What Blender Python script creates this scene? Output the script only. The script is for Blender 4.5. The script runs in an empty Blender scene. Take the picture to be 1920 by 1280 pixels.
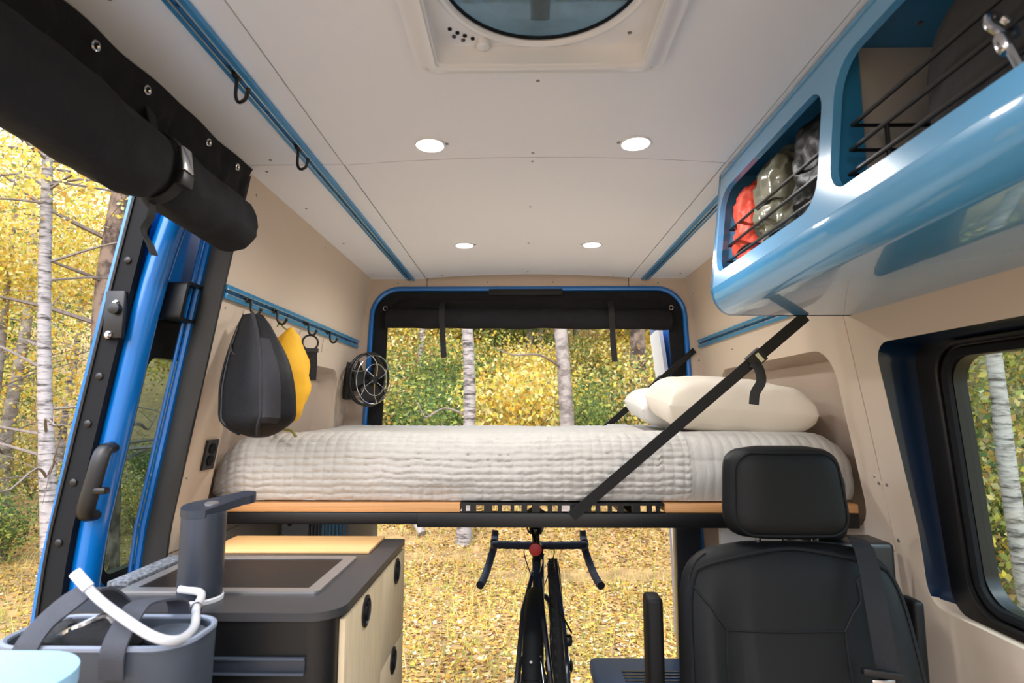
import bpy, bmesh, math, random
import numpy as np
from mathutils import Vector, Matrix, noise

# ------------------------------------------------------------------ camera, world, sun, exposure
scn = bpy.context.scene
COL = scn.collection
F_PX = 1080.0
PITCH = math.atan(128 / F_PX)
YAW = math.atan(16 / F_PX * math.cos(PITCH))
CAM = Vector((-0.035, 0.0, 1.32))
cd = bpy.data.cameras.new('camera'); cam = bpy.data.objects.new('camera', cd); COL.objects.link(cam)
cd.sensor_width = 36.0; cd.lens = F_PX / 1920 * 36.0; cd.clip_start = 0.02; cd.clip_end = 500
cam.location = CAM; cam.rotation_euler = (math.pi / 2 + PITCH, 0, YAW)
cd.dof.use_dof = True; cd.dof.focus_distance = 2.3; cd.dof.aperture_fstop = 5.6
scn.camera = cam

w = bpy.data.worlds.new('sky'); scn.world = w; w.use_nodes = True
nt = w.node_tree; nt.nodes.clear()
out = nt.nodes.new('ShaderNodeOutputWorld'); bg = nt.nodes.new('ShaderNodeBackground')
sky = nt.nodes.new('ShaderNodeTexSky'); sky.sky_type = 'NISHITA'
sky.sun_disc = False; sky.sun_elevation = math.radians(48); sky.sun_rotation = math.radians(200)
sky.air_density = 1.0; sky.dust_density = 4.0; sky.ozone_density = 1.0
mixw = nt.nodes.new('ShaderNodeMix'); mixw.data_type = 'RGBA'; mixw.inputs[0].default_value = 0.35
mixw.inputs[7].default_value = (8.0, 9.4, 11.8, 1)          # thin bright cloud veil over the whole sky
nt.links.new(sky.outputs[0], mixw.inputs[6]); nt.links.new(mixw.outputs[2], bg.inputs[0])
bg.inputs[1].default_value = 0.50
nt.links.new(bg.outputs[0], out.inputs[0])

sd = bpy.data.lights.new('sun', 'SUN'); sun = bpy.data.objects.new('sun', sd); COL.objects.link(sun)
sd.energy = 2.4; sd.angle = math.radians(4.0); sd.color = (0.98, 0.98, 1.0)
SUN_DIR = Vector((-0.55, 0.62, -0.95)).normalized()          # light travels to rear-left and down
sun.rotation_euler = SUN_DIR.to_track_quat('-Z', 'Y').to_euler(); sun.location = (6, -6, 12)

scn.view_settings.view_transform = 'Standard'; scn.view_settings.look = 'None'
scn.view_settings.exposure = 0.30; scn.view_settings.gamma = 1.0; scn.view_settings.use_curve_mapping = False

PUCK_POWER = 30.0

# ------------------------------------------------------------------ helpers
random.seed(4); RNG = np.random.default_rng(11)
W = {}                                                     # world position of every object's origin
V = Vector

def S(r, g, b):
    def f(c):
        c /= 255.0
        return c / 12.92 if c <= 0.04045 else ((c + 0.055) / 1.055) ** 2.4
    return (f(r), f(g), f(b))

def pick(px, py, Y):
    """World point in the plane Y that a picture position looks at (1920 x 1280 frame); used to read sizes off."""
    xc = (px - 960) / F_PX; yc = (640 - py) / F_PX
    y = math.cos(PITCH) - yc * math.sin(PITCH); z = math.sin(PITCH) + yc * math.cos(PITCH)
    d = V((xc * math.cos(YAW) - y * math.sin(YAW), xc * math.sin(YAW) + y * math.cos(YAW), z))
    return CAM + d * (Y / d.y)

_M = {}
def mat(name, col, rough=0.5, metal=0.0, var=0.05, scale=8.0, stretch=(1, 1, 1), bump=0.0, bscale=120.0,
        bstretch=(1, 1, 1), coat=0.0, coat_rough=0.05, spec=0.5, sheen=0.0, rvar=0.0):
    m = bpy.data.materials.new(name); m.use_nodes = True; _M[name] = m
    n = m.node_tree.nodes; l = m.node_tree.links; b = n['Principled BSDF']
    b.inputs['Roughness'].default_value = rough; b.inputs['Metallic'].default_value = metal
    b.inputs['Specular IOR Level'].default_value = spec
    b.inputs['Coat Weight'].default_value = coat; b.inputs['Coat Roughness'].default_value = coat_rough
    b.inputs['Sheen Weight'].default_value = sheen
    tc = n.new('ShaderNodeTexCoord'); mp = n.new('ShaderNodeMapping'); mp.inputs['Scale'].default_value = stretch
    l.new(tc.outputs['Object'], mp.inputs[0])
    nz = n.new('ShaderNodeTexNoise'); nz.inputs['Scale'].default_value = scale; nz.inputs['Detail'].default_value = 4
    l.new(mp.outputs[0], nz.inputs[0])
    cr = n.new('ShaderNodeValToRGB'); cr.color_ramp.elements[0].position = 0.3; cr.color_ramp.elements[1].position = 0.7
    cr.color_ramp.elements[0].color = (*[c * (1 - var) for c in col], 1)
    cr.color_ramp.elements[1].color = (*[min(1, c * (1 + var)) for c in col], 1)
    l.new(nz.outputs[0], cr.inputs[0]); l.new(cr.outputs[0], b.inputs['Base Color'])
    if rvar:
        mr = n.new('ShaderNodeMapRange'); mr.inputs[3].default_value = max(0, rough - rvar); mr.inputs[4].default_value = min(1, rough + rvar)
        l.new(nz.outputs[0], mr.inputs[0]); l.new(mr.outputs[0], b.inputs['Roughness'])
    if bump:
        mp2 = n.new('ShaderNodeMapping'); mp2.inputs['Scale'].default_value = bstretch; l.new(tc.outputs['Object'], mp2.inputs[0])
        n2 = n.new('ShaderNodeTexNoise'); n2.inputs['Scale'].default_value = bscale; n2.inputs['Detail'].default_value = 3
        l.new(mp2.outputs[0], n2.inputs[0])
        bp = n.new('ShaderNodeBump'); bp.inputs['Strength'].default_value = bump; bp.inputs['Distance'].default_value = 0.004
        l.new(n2.outputs[0], bp.inputs['Height']); l.new(bp.outputs[0], b.inputs['Normal'])
    return m

def emit_mat(name, col, strength):
    m = bpy.data.materials.new(name); m.use_nodes = True; n = m.node_tree.nodes; b = n['Principled BSDF']
    b.inputs['Base Color'].default_value = (*col, 1); b.inputs['Emission Color'].default_value = (*col, 1)
    b.inputs['Emission Strength'].default_value = strength
    return m

def glass_mat(name, tint, rough=0.0, refl=0.12):
    """Thin pane: tinted see-through with a glossy surface reflection."""
    m = bpy.data.materials.new(name); m.use_nodes = True; n = m.node_tree.nodes; l = m.node_tree.links
    n.remove(n['Principled BSDF']); o = n['Material Output']
    t = n.new('ShaderNodeBsdfTransparent'); g = n.new('ShaderNodeBsdfGlossy'); g.inputs['Roughness'].default_value = rough
    fc_ = n.new('ShaderNodeLayerWeight'); fc_.inputs[0].default_value = .5
    pw = n.new('ShaderNodeMath'); pw.operation = 'POWER'; pw.inputs[1].default_value = 5.0; l.new(fc_.outputs['Facing'], pw.inputs[0])
    lw = n.new('ShaderNodeMapRange'); lw.inputs[3].default_value = refl * .3; lw.inputs[4].default_value = .9; l.new(pw.outputs[0], lw.inputs[0])
    nz = n.new('ShaderNodeTexNoise'); nz.inputs['Scale'].default_value = 3
    cr = n.new('ShaderNodeValToRGB'); cr.color_ramp.elements[0].color = (*[c * .94 for c in tint], 1); cr.color_ramp.elements[1].color = (*tint, 1)
    l.new(nz.outputs[0], cr.inputs[0]); l.new(cr.outputs[0], t.inputs[0])
    mx = n.new('ShaderNodeMixShader'); l.new(lw.outputs[0], mx.inputs[0])
    l.new(t.outputs[0], mx.inputs[1]); l.new(g.outputs[0], mx.inputs[2]); l.new(mx.outputs[0], o.inputs[0])
    return m

def leaf_mat(name, cols, trans=0.45, rough=0.6):
    """Every separate leaf takes one colour out of the ramp."""
    m = bpy.data.materials.new(name); m.use_nodes = True; n = m.node_tree.nodes; l = m.node_tree.links
    n.remove(n['Principled BSDF']); o = n['Material Output']
    ge = n.new('ShaderNodeNewGeometry'); cr = n.new('ShaderNodeValToRGB'); e = cr.color_ramp.elements
    cr.color_ramp.interpolation = 'LINEAR'
    while len(e) < len(cols): e.new(0.5)
    for i, c in enumerate(cols):
        e[i].position = i / (len(cols) - 1); e[i].color = (*c, 1)
    l.new(ge.outputs['Random Per Island'], cr.inputs[0])
    d = n.new('ShaderNodeBsdfDiffuse'); t = n.new('ShaderNodeBsdfTranslucent'); mx = n.new('ShaderNodeMixShader')
    mx.inputs[0].default_value = trans
    l.new(cr.outputs[0], d.inputs[0]); l.new(cr.outputs[0], t.inputs[0])
    l.new(d.outputs[0], mx.inputs[1]); l.new(t.outputs[0], mx.inputs[2]); l.new(mx.outputs[0], o.inputs[0])
    return m

def bark_mat(name, base, dark, zs=18.0, thr=0.56):
    m = bpy.data.materials.new(name); m.use_nodes = True; n = m.node_tree.nodes; l = m.node_tree.links; b = n['Principled BSDF']
    b.inputs['Roughness'].default_value = 0.85
    tc = n.new('ShaderNodeTexCoord'); mp = n.new('ShaderNodeMapping'); mp.inputs['Scale'].default_value = (3, 3, zs)
    l.new(tc.outputs['Object'], mp.inputs[0])
    nz = n.new('ShaderNodeTexNoise'); nz.inputs['Scale'].default_value = 1.6; nz.inputs['Detail'].default_value = 5; nz.inputs['Roughness'].default_value = .65
    l.new(mp.outputs[0], nz.inputs[0])
    cr = n.new('ShaderNodeValToRGB'); cr.color_ramp.elements[0].position = thr - .06; cr.color_ramp.elements[1].position = thr + .1
    cr.color_ramp.elements[0].color = (*base, 1); cr.color_ramp.elements[1].color = (*dark, 1)
    l.new(nz.outputs[0], cr.inputs[0]); l.new(cr.outputs[0], b.inputs['Base Color'])
    bp = n.new('ShaderNodeBump'); bp.inputs['Strength'].default_value = .5; bp.inputs['Distance'].default_value = .02
    l.new(nz.outputs[0], bp.inputs['Height']); l.new(bp.outputs[0], b.inputs['Normal'])
    return m

def tag(o, label=None, cat=None, group=None, kind=None):
    if label: o['label'] = label
    if cat: o['category'] = cat
    if group: o['group'] = group
    if kind: o['kind'] = kind
    return o

def thing(name, loc, label=None, cat=None, group=None, kind=None):
    o = bpy.data.objects.new(name, None); COL.objects.link(o); o.empty_display_size = .05
    o.location = loc; W[o] = V(loc)
    return tag(o, label, cat, group, kind)

def obj(name, bm, m, parent=None, label=None, cat=None, group=None, kind=None, smooth=40, normals=True, merge=0.0):
    """Link a bmesh (world coordinates) as one mesh object whose origin is the middle of its underside."""
    if merge: bmesh.ops.remove_doubles(bm, verts=bm.verts, dist=merge)
    if normals: bmesh.ops.recalc_face_normals(bm, faces=bm.faces)
    lo = V((1e9,) * 3); hi = V((-1e9,) * 3)
    for v in bm.verts:
        for i in range(3):
            lo[i] = min(lo[i], v.co[i]); hi[i] = max(hi[i], v.co[i])
    org = V(((lo.x + hi.x) / 2, (lo.y + hi.y) / 2, lo.z))
    bmesh.ops.translate(bm, verts=bm.verts, vec=-org)
    me = bpy.data.meshes.new(name); bm.to_mesh(me); bm.free()
    if smooth:
        me.polygons.foreach_set('use_smooth', [True] * len(me.polygons)); me.set_sharp_from_angle(angle=math.radians(smooth))
    me.materials.append(m)
    o = bpy.data.objects.new(name, me); COL.objects.link(o); W[o] = org
    if parent: o.parent = parent; o.location = org - W[parent]
    else: o.location = org
    return tag(o, label, cat, group, kind)

def copy_tree(o, delta=(0, 0, 0), parent=None, label=None, group=None):
    c = o.copy(); COL.objects.link(c)
    if parent: c.parent = parent
    else: c.location = o.location + V(delta)
    W[c] = W[o] + V(delta)
    if label: c['label'] = label
    if group: c['group'] = group
    for ch in list(o.children): copy_tree(ch, delta, c)
    return c

def B(): return bmesh.new()

def box(bm, x0, x1, y0, y1, z0, z1, bev=0.0, seg=2, rot=None):
    r = bmesh.ops.create_cube(bm, size=1.0); vs = r['verts']
    for v in vs:
        v.co = V(((x0 + x1) / 2 + v.co.x * (x1 - x0), (y0 + y1) / 2 + v.co.y * (y1 - y0), (z0 + z1) / 2 + v.co.z * (z1 - z0)))
    fs = set(f for v in vs for f in v.link_faces)
    if bev:
        es = list(set(e for v in vs for e in v.link_edges))
        r = bmesh.ops.bevel(bm, geom=es, offset=bev, segments=seg, affect='EDGES', profile=0.5)
        vs = list(set(v for f in r['faces'] for v in f.verts) | set(v for v in vs if v.is_valid))
    if rot is not None:
        c = V(((x0 + x1) / 2, (y0 + y1) / 2, (z0 + z1) / 2))
        for v in vs: v.co = c + rot @ (v.co - c)
    return vs

def rotm(ax, deg): return Matrix.Rotation(math.radians(deg), 3, ax)

def circ(r, n=8, ry=None):
    return [(r * math.cos(2 * math.pi * i / n), (ry or r) * math.sin(2 * math.pi * i / n)) for i in range(n)]

def sweep(bm, pts, sec, up=None, closed=False, cap=True, sc=None):
    """Carry a 2-D section along a path; with `up` the section's second axis keeps to that direction."""
    pts = [V(p) for p in pts]; n = len(pts); rings = []; prev = None
    for i, p in enumerate(pts):
        a = pts[(i - 1) % n] if (closed or i > 0) else p; b = pts[(i + 1) % n] if (closed or i < n - 1) else p
        t = (b - a).normalized()
        if up is not None:
            u = (V(up) - t * V(up).dot(t))
            u = u.normalized() if u.length > 1e-6 else t.orthogonal().normalized()
        elif prev is None:
            u = t.orthogonal().normalized()
        else:
            u = (prev - t * prev.dot(t)); u = u.normalized() if u.length > 1e-6 else t.orthogonal().normalized()
        prev = u; s = t.cross(u)
        k = sc[i] if sc else 1.0
        kx, ky = k if isinstance(k, tuple) else (k, k)
        rings.append([bm.verts.new(p + s * q[0] * kx + u * q[1] * ky) for q in sec])
    m = len(sec)
    for i in range(n if closed else n - 1):
        A = rings[i]; C = rings[(i + 1) % n]
        for j in range(m):
            bm.faces.new((A[j], A[(j + 1) % m], C[(j + 1) % m], C[j]))
    if cap and not closed:
        bm.faces.new(rings[0][::-1]); bm.faces.new(rings[-1])
    return rings

def tube(bm, pts, r, n=8, closed=False, cap=True):
    if isinstance(r, (list, tuple)): return sweep(bm, pts, circ(1, n), closed=closed, cap=cap, sc=list(r))
    return sweep(bm, pts, circ(r, n), closed=closed, cap=cap)

def ribbon(bm, pts, wid, thick, up): return sweep(bm, pts, [(-thick / 2, -wid / 2), (thick / 2, -wid / 2), (thick / 2, wid / 2), (-thick / 2, wid / 2)], up=up)

def lathe(bm, prof, c, axis=(0, 0, 1), n=24, cap=True, ang=1.0):
    q = V((0, 0, 1)).rotation_difference(V(axis)).to_matrix(); c = V(c); rings = []
    for r, h in prof:
        rings.append([bm.verts.new(c + q @ V((r * math.cos(2 * math.pi * i / n), r * math.sin(2 * math.pi * i / n), h))) for i in range(n)])
    for A, C in zip(rings, rings[1:]):
        for j in range(n): bm.faces.new((A[j], A[(j + 1) % n], C[(j + 1) % n], C[j]))
    if cap:
        bm.faces.new(rings[0][::-1]); bm.faces.new(rings[-1])

def torus(bm, c, R, r, axis=(0, 0, 1), n=32, m=8):
    q = V((0, 0, 1)).rotation_difference(V(axis)).to_matrix(); c = V(c)
    tube(bm, [c + q @ V((R * math.cos(2 * math.pi * i / n), R * math.sin(2 * math.pi * i / n), 0)) for i in range(n)], r, m, closed=True)

def rr(u0, u1, v0, v1, r, seg=5, en=1):
    """Rounded rectangle, counter-clockwise, `en` points along each straight side."""
    P = []; r4 = r if isinstance(r, (list, tuple)) else (r,) * 4
    cs = [(u1 - r4[0], v0 + r4[0], -90, r4[0]), (u1 - r4[1], v1 - r4[1], 0, r4[1]), (u0 + r4[2], v1 - r4[2], 90, r4[2]), (u0 + r4[3], v0 + r4[3], 180, r4[3])]
    for k, (cu, cv, a, q) in enumerate(cs):
        arc = [(cu + q * math.cos(math.radians(a + 90 * i / seg)), cv + q * math.sin(math.radians(a + 90 * i / seg))) for i in range(seg + 1)]
        if P and en > 1:
            p = P[-1]; s = arc[0]
            P += [(p[0] + (s[0] - p[0]) * i / en, p[1] + (s[1] - p[1]) * i / en) for i in range(1, en)]
        P += arc
    if en > 1:
        p = P[-1]; s = P[0]
        P += [(p[0] + (s[0] - p[0]) * i / en, p[1] + (s[1] - p[1]) * i / en) for i in range(1, en)]
    return P

def ring(bm, inner, outer, f, g, radial=1):
    """Sheet between two loops with thickness: f maps (u, v) to its front, g to its back."""
    n = len(inner); fr = []; bk = []
    for k in range(radial + 1):
        t = k / radial
        lp = [(a[0] + (b[0] - a[0]) * t, a[1] + (b[1] - a[1]) * t) for a, b in zip(inner, outer)]
        fr.append([bm.verts.new(f(*p)) for p in lp]); bk.append([bm.verts.new(g(*p)) for p in lp])
    for k in range(radial):
        for j in range(n):
            i = (j + 1) % n
            bm.faces.new((fr[k][j], fr[k][i], fr[k + 1][i], fr[k + 1][j])); bm.faces.new((bk[k][j], bk[k + 1][j], bk[k + 1][i], bk[k][i]))
    for j in range(n):
        i = (j + 1) % n
        bm.faces.new((fr[0][j], bk[0][j], bk[0][i], fr[0][i])); bm.faces.new((fr[-1][j], fr[-1][i], bk[-1][i], bk[-1][j]))

def plate(bm, loop, f, g):
    a = [bm.verts.new(f(*p)) for p in loop]; b = [bm.verts.new(g(*p)) for p in loop]; n = len(loop)
    bm.faces.new(a); bm.faces.new(b[::-1])
    for j in range(n): bm.faces.new((a[j], b[j], b[(j + 1) % n], a[(j + 1) % n]))

def sheet(bm, nu, nv, f, g=None):
    """Grid f(s, t) with s, t in 0..1; with g a closed slab."""
    def lay(h): return [[bm.verts.new(h(i / nu, j / nv)) for j in range(nv + 1)] for i in range(nu + 1)]
    A = lay(f)
    for i in range(nu):
        for j in range(nv): bm.faces.new((A[i][j], A[i + 1][j], A[i + 1][j + 1], A[i][j + 1]))
    if g:
        C = lay(g)
        for i in range(nu):
            for j in range(nv): bm.faces.new((C[i][j], C[i][j + 1], C[i + 1][j + 1], C[i + 1][j]))
        for i in range(nu):
            bm.faces.new((A[i][0], C[i][0], C[i + 1][0], A[i + 1][0])); bm.faces.new((A[i][nv], A[i + 1][nv], C[i + 1][nv], C[i][nv]))
        for j in range(nv):
            bm.faces.new((A[0][j], A[0][j + 1], C[0][j + 1], C[0][j])); bm.faces.new((A[nu][j], C[nu][j], C[nu][j + 1], A[nu][j + 1]))
    return A

def nz(p, s=1.0): return noise.noise(V(p) * s)

def lump(bm, c, a, e=2.6, nu=40, nv=28, amp=0.0, ns=20.0, rot=None, shape=None, seed=0.0):
    """Soft bag-like body: superellipsoid with wrinkles."""
    c = V(c); sg = lambda v, p: math.copysign(abs(v) ** p, v); rows = []
    for j in range(nv + 1):
        ph = -math.pi / 2 + math.pi * j / nv; row = []
        for i in range(nu):
            th = 2 * math.pi * i / nu
            p = V((sg(math.cos(ph), 2 / e) * sg(math.cos(th), 2 / e), sg(math.cos(ph), 2 / e) * sg(math.sin(th), 2 / e), sg(math.sin(ph), 2 / e)))
            if shape: p = shape(p)
            q = V((p.x * a[0], p.y * a[1], p.z * a[2]))
            if amp:
                k = amp * (nz(q + V((seed, 0, 0)), ns) + (.7 - 1.6 * abs(nz(q + V((0, seed, 3)), ns * 1.8))) * .8)
                q += p.normalized() * k if p.length > 1e-6 else V()
            if rot is not None: q = rot @ q
            row.append(q + c)
        rows.append(row)
    bot = bm.verts.new(rows[0][0]); top = bm.verts.new(rows[-1][0])
    R = [[bm.verts.new(q) for q in r] for r in rows[1:-1]]
    for A, C in zip(R, R[1:]):
        for i in range(nu): bm.faces.new((A[i], A[(i + 1) % nu], C[(i + 1) % nu], C[i]))
    for i in range(nu):
        bm.faces.new((bot, R[0][(i + 1) % nu], R[0][i])); bm.faces.new((top, R[-1][i], R[-1][(i + 1) % nu]))

def bez(p0, p1, p2, p3, n=12):
    p0, p1, p2, p3 = map(V, (p0, p1, p2, p3))
    return [p0 * (1 - t) ** 3 + p1 * 3 * t * (1 - t) ** 2 + p2 * 3 * t * t * (1 - t) + p3 * t ** 3 for t in [i / n for i in range(n + 1)]]

def spline(P, n=6):
    P = [V(p) for p in P]; Q = [P[0] * 2 - P[1]] + P + [P[-1] * 2 - P[-2]]; o = []
    for i in range(1, len(Q) - 2):
        a, b, c, d = Q[i - 1:i + 3]
        for k in range(n):
            t = k / n
            o.append(.5 * (2 * b + (c - a) * t + (2 * a - 5 * b + 4 * c - d) * t * t + (3 * b - 3 * c + d - a) * t ** 3))
    return o + [P[-1]]

def screw(bm, p, nrm, r=0.004): lathe(bm, [(r, -.0002), (r, .0008), (r * .6, .0018)], p, nrm, 8)

# ------------------------------------------------------------------ materials
ceil_m = mat('ceiling_white', S(234, 235, 240), .55, var=.012, scale=2, bump=.02, bscale=400)
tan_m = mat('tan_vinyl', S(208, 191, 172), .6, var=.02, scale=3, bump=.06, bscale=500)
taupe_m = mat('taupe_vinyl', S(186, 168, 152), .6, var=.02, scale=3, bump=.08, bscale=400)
rear_tan_m = mat('rear_trim_vinyl', S(196, 178, 162), .6, var=.02, scale=3, bump=.05, bscale=500)
gap_m = mat('dark_gap', S(120, 112, 104), .9, var=.05)
steel_m = mat('screw_steel', S(150, 150, 150), .35, .9, var=.05)
rail_m = mat('blue_rail', S(70, 150, 204), .32, .4, var=.08, scale=30, stretch=(1, 1, 1))
rail_in_m = mat('rail_groove', S(32, 84, 128), .4, .5, var=.1, scale=40)
rail_ed_m = mat('rail_silver_edge', S(190, 205, 214), .3, .85, var=.05)
black_m = mat('black_plastic', S(16, 16, 18), .42, var=.1, scale=14, bump=.04, bscale=300)
rubber_m = mat('black_rubber', S(11, 14, 18), .7, var=.1, bump=.1, bscale=300, spec=.25)
fabric_m = mat('black_fabric', S(26, 27, 30), .85, var=.14, scale=25, bump=.3, bscale=90, spec=.3)
fabric2_m = mat('charcoal_fabric', S(44, 44, 43), .85, var=.1, scale=12, bump=.2, bscale=140)
web_m = mat('black_webbing', S(24, 24, 25), .7, var=.12, scale=60, bump=.4, bscale=500)
blue_m = mat('blue_body_paint', S(0, 108, 190), .28, .1, var=.04, scale=4, coat=.8, coat_rough=.08)
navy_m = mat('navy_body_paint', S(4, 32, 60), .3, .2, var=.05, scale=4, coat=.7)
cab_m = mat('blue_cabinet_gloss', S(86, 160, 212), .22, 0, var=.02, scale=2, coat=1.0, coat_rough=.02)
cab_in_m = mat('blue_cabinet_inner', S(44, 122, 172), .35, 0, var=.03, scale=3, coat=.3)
white_m = mat('white_plastic', S(232, 232, 234), .35, var=.01, scale=3)
led_m = emit_mat('led_lens', (1.0, .98, .96), 36.0)
lens_m = bpy.data.materials.new('fan_lid_smoke'); lens_m.use_nodes = True
def _lid(m):
    n = m.node_tree.nodes; l = m.node_tree.links; b = n['Principled BSDF']; o = n['Material Output']
    nzt = n.new('ShaderNodeTexNoise'); nzt.inputs['Scale'].default_value = 9; cr = n.new('ShaderNodeValToRGB')
    cr.color_ramp.elements[0].color = (*S(66, 84, 90), 1); cr.color_ramp.elements[1].color = (*S(92, 112, 118), 1); l.new(nzt.outputs[0], cr.inputs[0])
    b.inputs['Roughness'].default_value = .12; l.new(cr.outputs[0], b.inputs['Base Color'])
    tl = n.new('ShaderNodeBsdfTranslucent'); l.new(cr.outputs[0], tl.inputs[0]); tr = n.new('ShaderNodeBsdfTransparent'); tr.inputs[0].default_value = (.40, .48, .50, 1)
    m1 = n.new('ShaderNodeMixShader'); m1.inputs[0].default_value = .25; l.new(b.outputs[0], m1.inputs[1]); l.new(tl.outputs[0], m1.inputs[2])
    m2 = n.new('ShaderNodeMixShader'); m2.inputs[0].default_value = .30; l.new(m1.outputs[0], m2.inputs[1]); l.new(tr.outputs[0], m2.inputs[2]); l.new(m2.outputs[0], o.inputs[0])
_lid(lens_m)
pane_m = glass_mat('tinted_pane', (.80, .88, .85))
dpane_m = glass_mat('dark_pane', (.52, .62, .60))
chrome_m = mat('chrome', S(205, 205, 208), .18, 1.0, var=.02)
quilt_m = mat('stone_quilt', S(190, 186, 180), .85, var=.03, scale=14, bump=.25, bscale=160)
sheet_m = mat('white_sheet', S(226, 223, 219), .85, var=.015, scale=6, bump=.12, bscale=60)
wood_m = mat('bed_edge_wood', S(205, 150, 96), .5, var=.16, scale=3, stretch=(1.2, 14, 60))
bamboo_m = mat('bamboo_board', S(226, 182, 122), .42, var=.09, scale=3, stretch=(1, 26, 26))
ash_m = mat('ash_laminate', S(214, 194, 160), .55, var=.10, scale=6, stretch=(1, 18, 1.6), bump=.12, bscale=160, bstretch=(1, 1, .15))
frame_m = mat('black_steel', S(16, 16, 18), .45, .2, var=.1, bump=.05, bscale=300)
gbody_m = mat('galley_black', S(14, 15, 17), .38, var=.06)
ctop_m = mat('graphite_counter', S(54, 54, 57), .42, var=.04, scale=30)
glassblk_m = mat('black_glass', S(26, 24, 24), .3, var=.02, spec=.1)
alu_m = mat('brushed_metal', S(178, 176, 176), .33, .8, var=.05, scale=6, stretch=(1, 30, 1))
pump_m = mat('slate_metal', S(54, 60, 72), .36, .35, var=.04, scale=30)
bin_m = mat('slate_plastic', S(66, 74, 86), .5, var=.04, scale=8, bump=.04, bscale=300)
binrim_m = mat('slate_rim', S(132, 142, 160), .4, var=.03)
hose_m = mat('clear_hose', S(214, 216, 222), .25, var=.03, scale=10, coat=.5)
caddy_strap_m = mat('slate_webbing', S(62, 65, 74), .7, var=.1, scale=40, bump=.3, bscale=400)
table_m = mat('pale_blue_laminate', S(160, 208, 240), .4, var=.015, scale=4)
speck_m = mat('speckled_pad', S(96, 102, 110), .9, var=.75, scale=140, bump=.4, bscale=200)
seat_m = mat('black_leather', S(11, 12, 13), .55, var=.08, scale=10, bump=.12, bscale=260, spec=.22)
seat2_m = mat('black_leather_panel', S(12, 13, 14), .55, var=.08, scale=10, bump=.16, bscale=300, spec=.25)
strap_edge_m = mat('belt_webbing', S(22, 23, 26), .65, var=.1, scale=50, bump=.3, bscale=500, spec=.25)
bluebox_m = mat('deep_blue_plastic', S(78, 112, 166), .4, var=.05, bump=.04, bscale=200)
yellow_m = mat('yellow_ripstop', S(236, 178, 34), .7, var=.06, scale=10, bump=.25, bscale=60)
bag_m = mat('black_pack_cloth', S(20, 21, 24), .6, var=.12, scale=10, bump=.3, bscale=60, spec=.22)
bag2_m = mat('grey_pack_cloth', S(44, 44, 48), .65, var=.08, scale=12, bump=.3, bscale=80, spec=.25)
cord_m = mat('olive_cord', S(128, 130, 62), .8, var=.2, scale=80)
red_m = mat('red_nylon', S(214, 74, 52), .55, var=.12, scale=14, bump=.5, bscale=40)
olive_m = mat('olive_coated_nylon', S(108, 108, 92), .26, var=.18, scale=18, bump=.7, bscale=46, coat=.4)
dark_bag_m = mat('dark_coated_nylon', S(22, 22, 21), .45, var=.2, scale=16, bump=.6, bscale=46, spec=.25)
grey_bag_m = mat('dark_grey_duffel', S(46, 45, 46), .8, var=.1, scale=14, bump=.3, bscale=120)
backpanel_m = mat('grey_back_panel', S(168, 166, 164), .7, var=.03, scale=4)
tyre_m = mat('tyre_rubber', S(34, 35, 37), .8, var=.15, scale=30, bump=.2, bscale=300)
bar_m = mat('bar_tape', S(44, 50, 66), .6, var=.12, scale=40, bump=.25, bscale=300)
frame_b_m = mat('bike_paint', S(40, 48, 62), .28, .2, var=.06, coat=.6)
redlens_m = mat('red_reflector', S(190, 10, 8), .45, var=.15, scale=120, coat=0)
floor_m = mat('van_floor', S(112, 112, 114), .6, var=.15, scale=20, bump=.1, bscale=200)
birch_m = bark_mat('birch_bark', S(148, 142, 140), S(58, 52, 49), 16, .53)
grey_bark_m = bark_mat('grey_bark', S(146, 139, 135), S(100, 92, 88), 6, .5)
pine_bark_m = bark_mat('pine_bark', S(128, 110, 98), S(60, 48, 42), 2.2, .48)
twig_m = mat('bare_twig', S(112, 102, 96), .85, var=.2, scale=20)
# ------------------------------------------------------------------ the van's shell
PROF = [(0.0, .93), (.5, .93), (1.03, .897), (1.63, .80), (1.85, .762), (1.95, .745)]
def wx(z):
    for (a, p), (b, q) in zip(PROF, PROF[1:]):
        if z <= b: return p + (q - p) * (max(z, a) - a) / (b - a)
    return PROF[-1][1]

Y0, Y1 = -0.9, 2.70             # shell length
fl = obj('floor', (lambda b: (box(b, -.93, .93, Y0, 2.74, -.05, 0), b)[1])(B()), floor_m, kind='structure')

def cz(x): return 1.94 + .018 * max(0.0, 1 - (x / .485) ** 2)       # arched middle of the ceiling
b = B(); ring(b, rr(-.2, .2, .57, .985, .01), rr(-.80, .80, Y0, 2.74, .001), lambda u, v: V((u, v, 1.975)), lambda u, v: V((u, v, 2.06)))
ceiling = obj('ceiling', b, gap_m, kind='structure')
def arch_f(u, v): return V((u, v, cz(u)))
def arch_b(u, v): return V((u, v, 1.974))
b = B(); ring(b, rr(-.195, .195, .585, .97, .01, 2, 8), rr(-.4835, .4835, Y0, 1.399, .001, 2, 8), arch_f, arch_b, 6); obj('ceiling_panel', b, ceil_m, ceiling)
b = B(); sheet(b, 16, 4, lambda s, t: arch_f(-.482 + .964 * s, 1.403 + 1.275 * t), lambda s, t: arch_b(-.482 + .964 * s, 1.403 + 1.275 * t)); obj('ceiling_panel', b, ceil_m, ceiling)
for s in (-1, 1):
    for ya, yb in ((Y0, 1.398), (1.403, 2.70)):
        b = B(); x0, x1 = sorted((s * .487, s * .775)); box(b, x0, x1, ya, yb, 1.941, 1.974, .001, 1); obj('ceiling_panel', b, ceil_m, ceiling)
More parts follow.
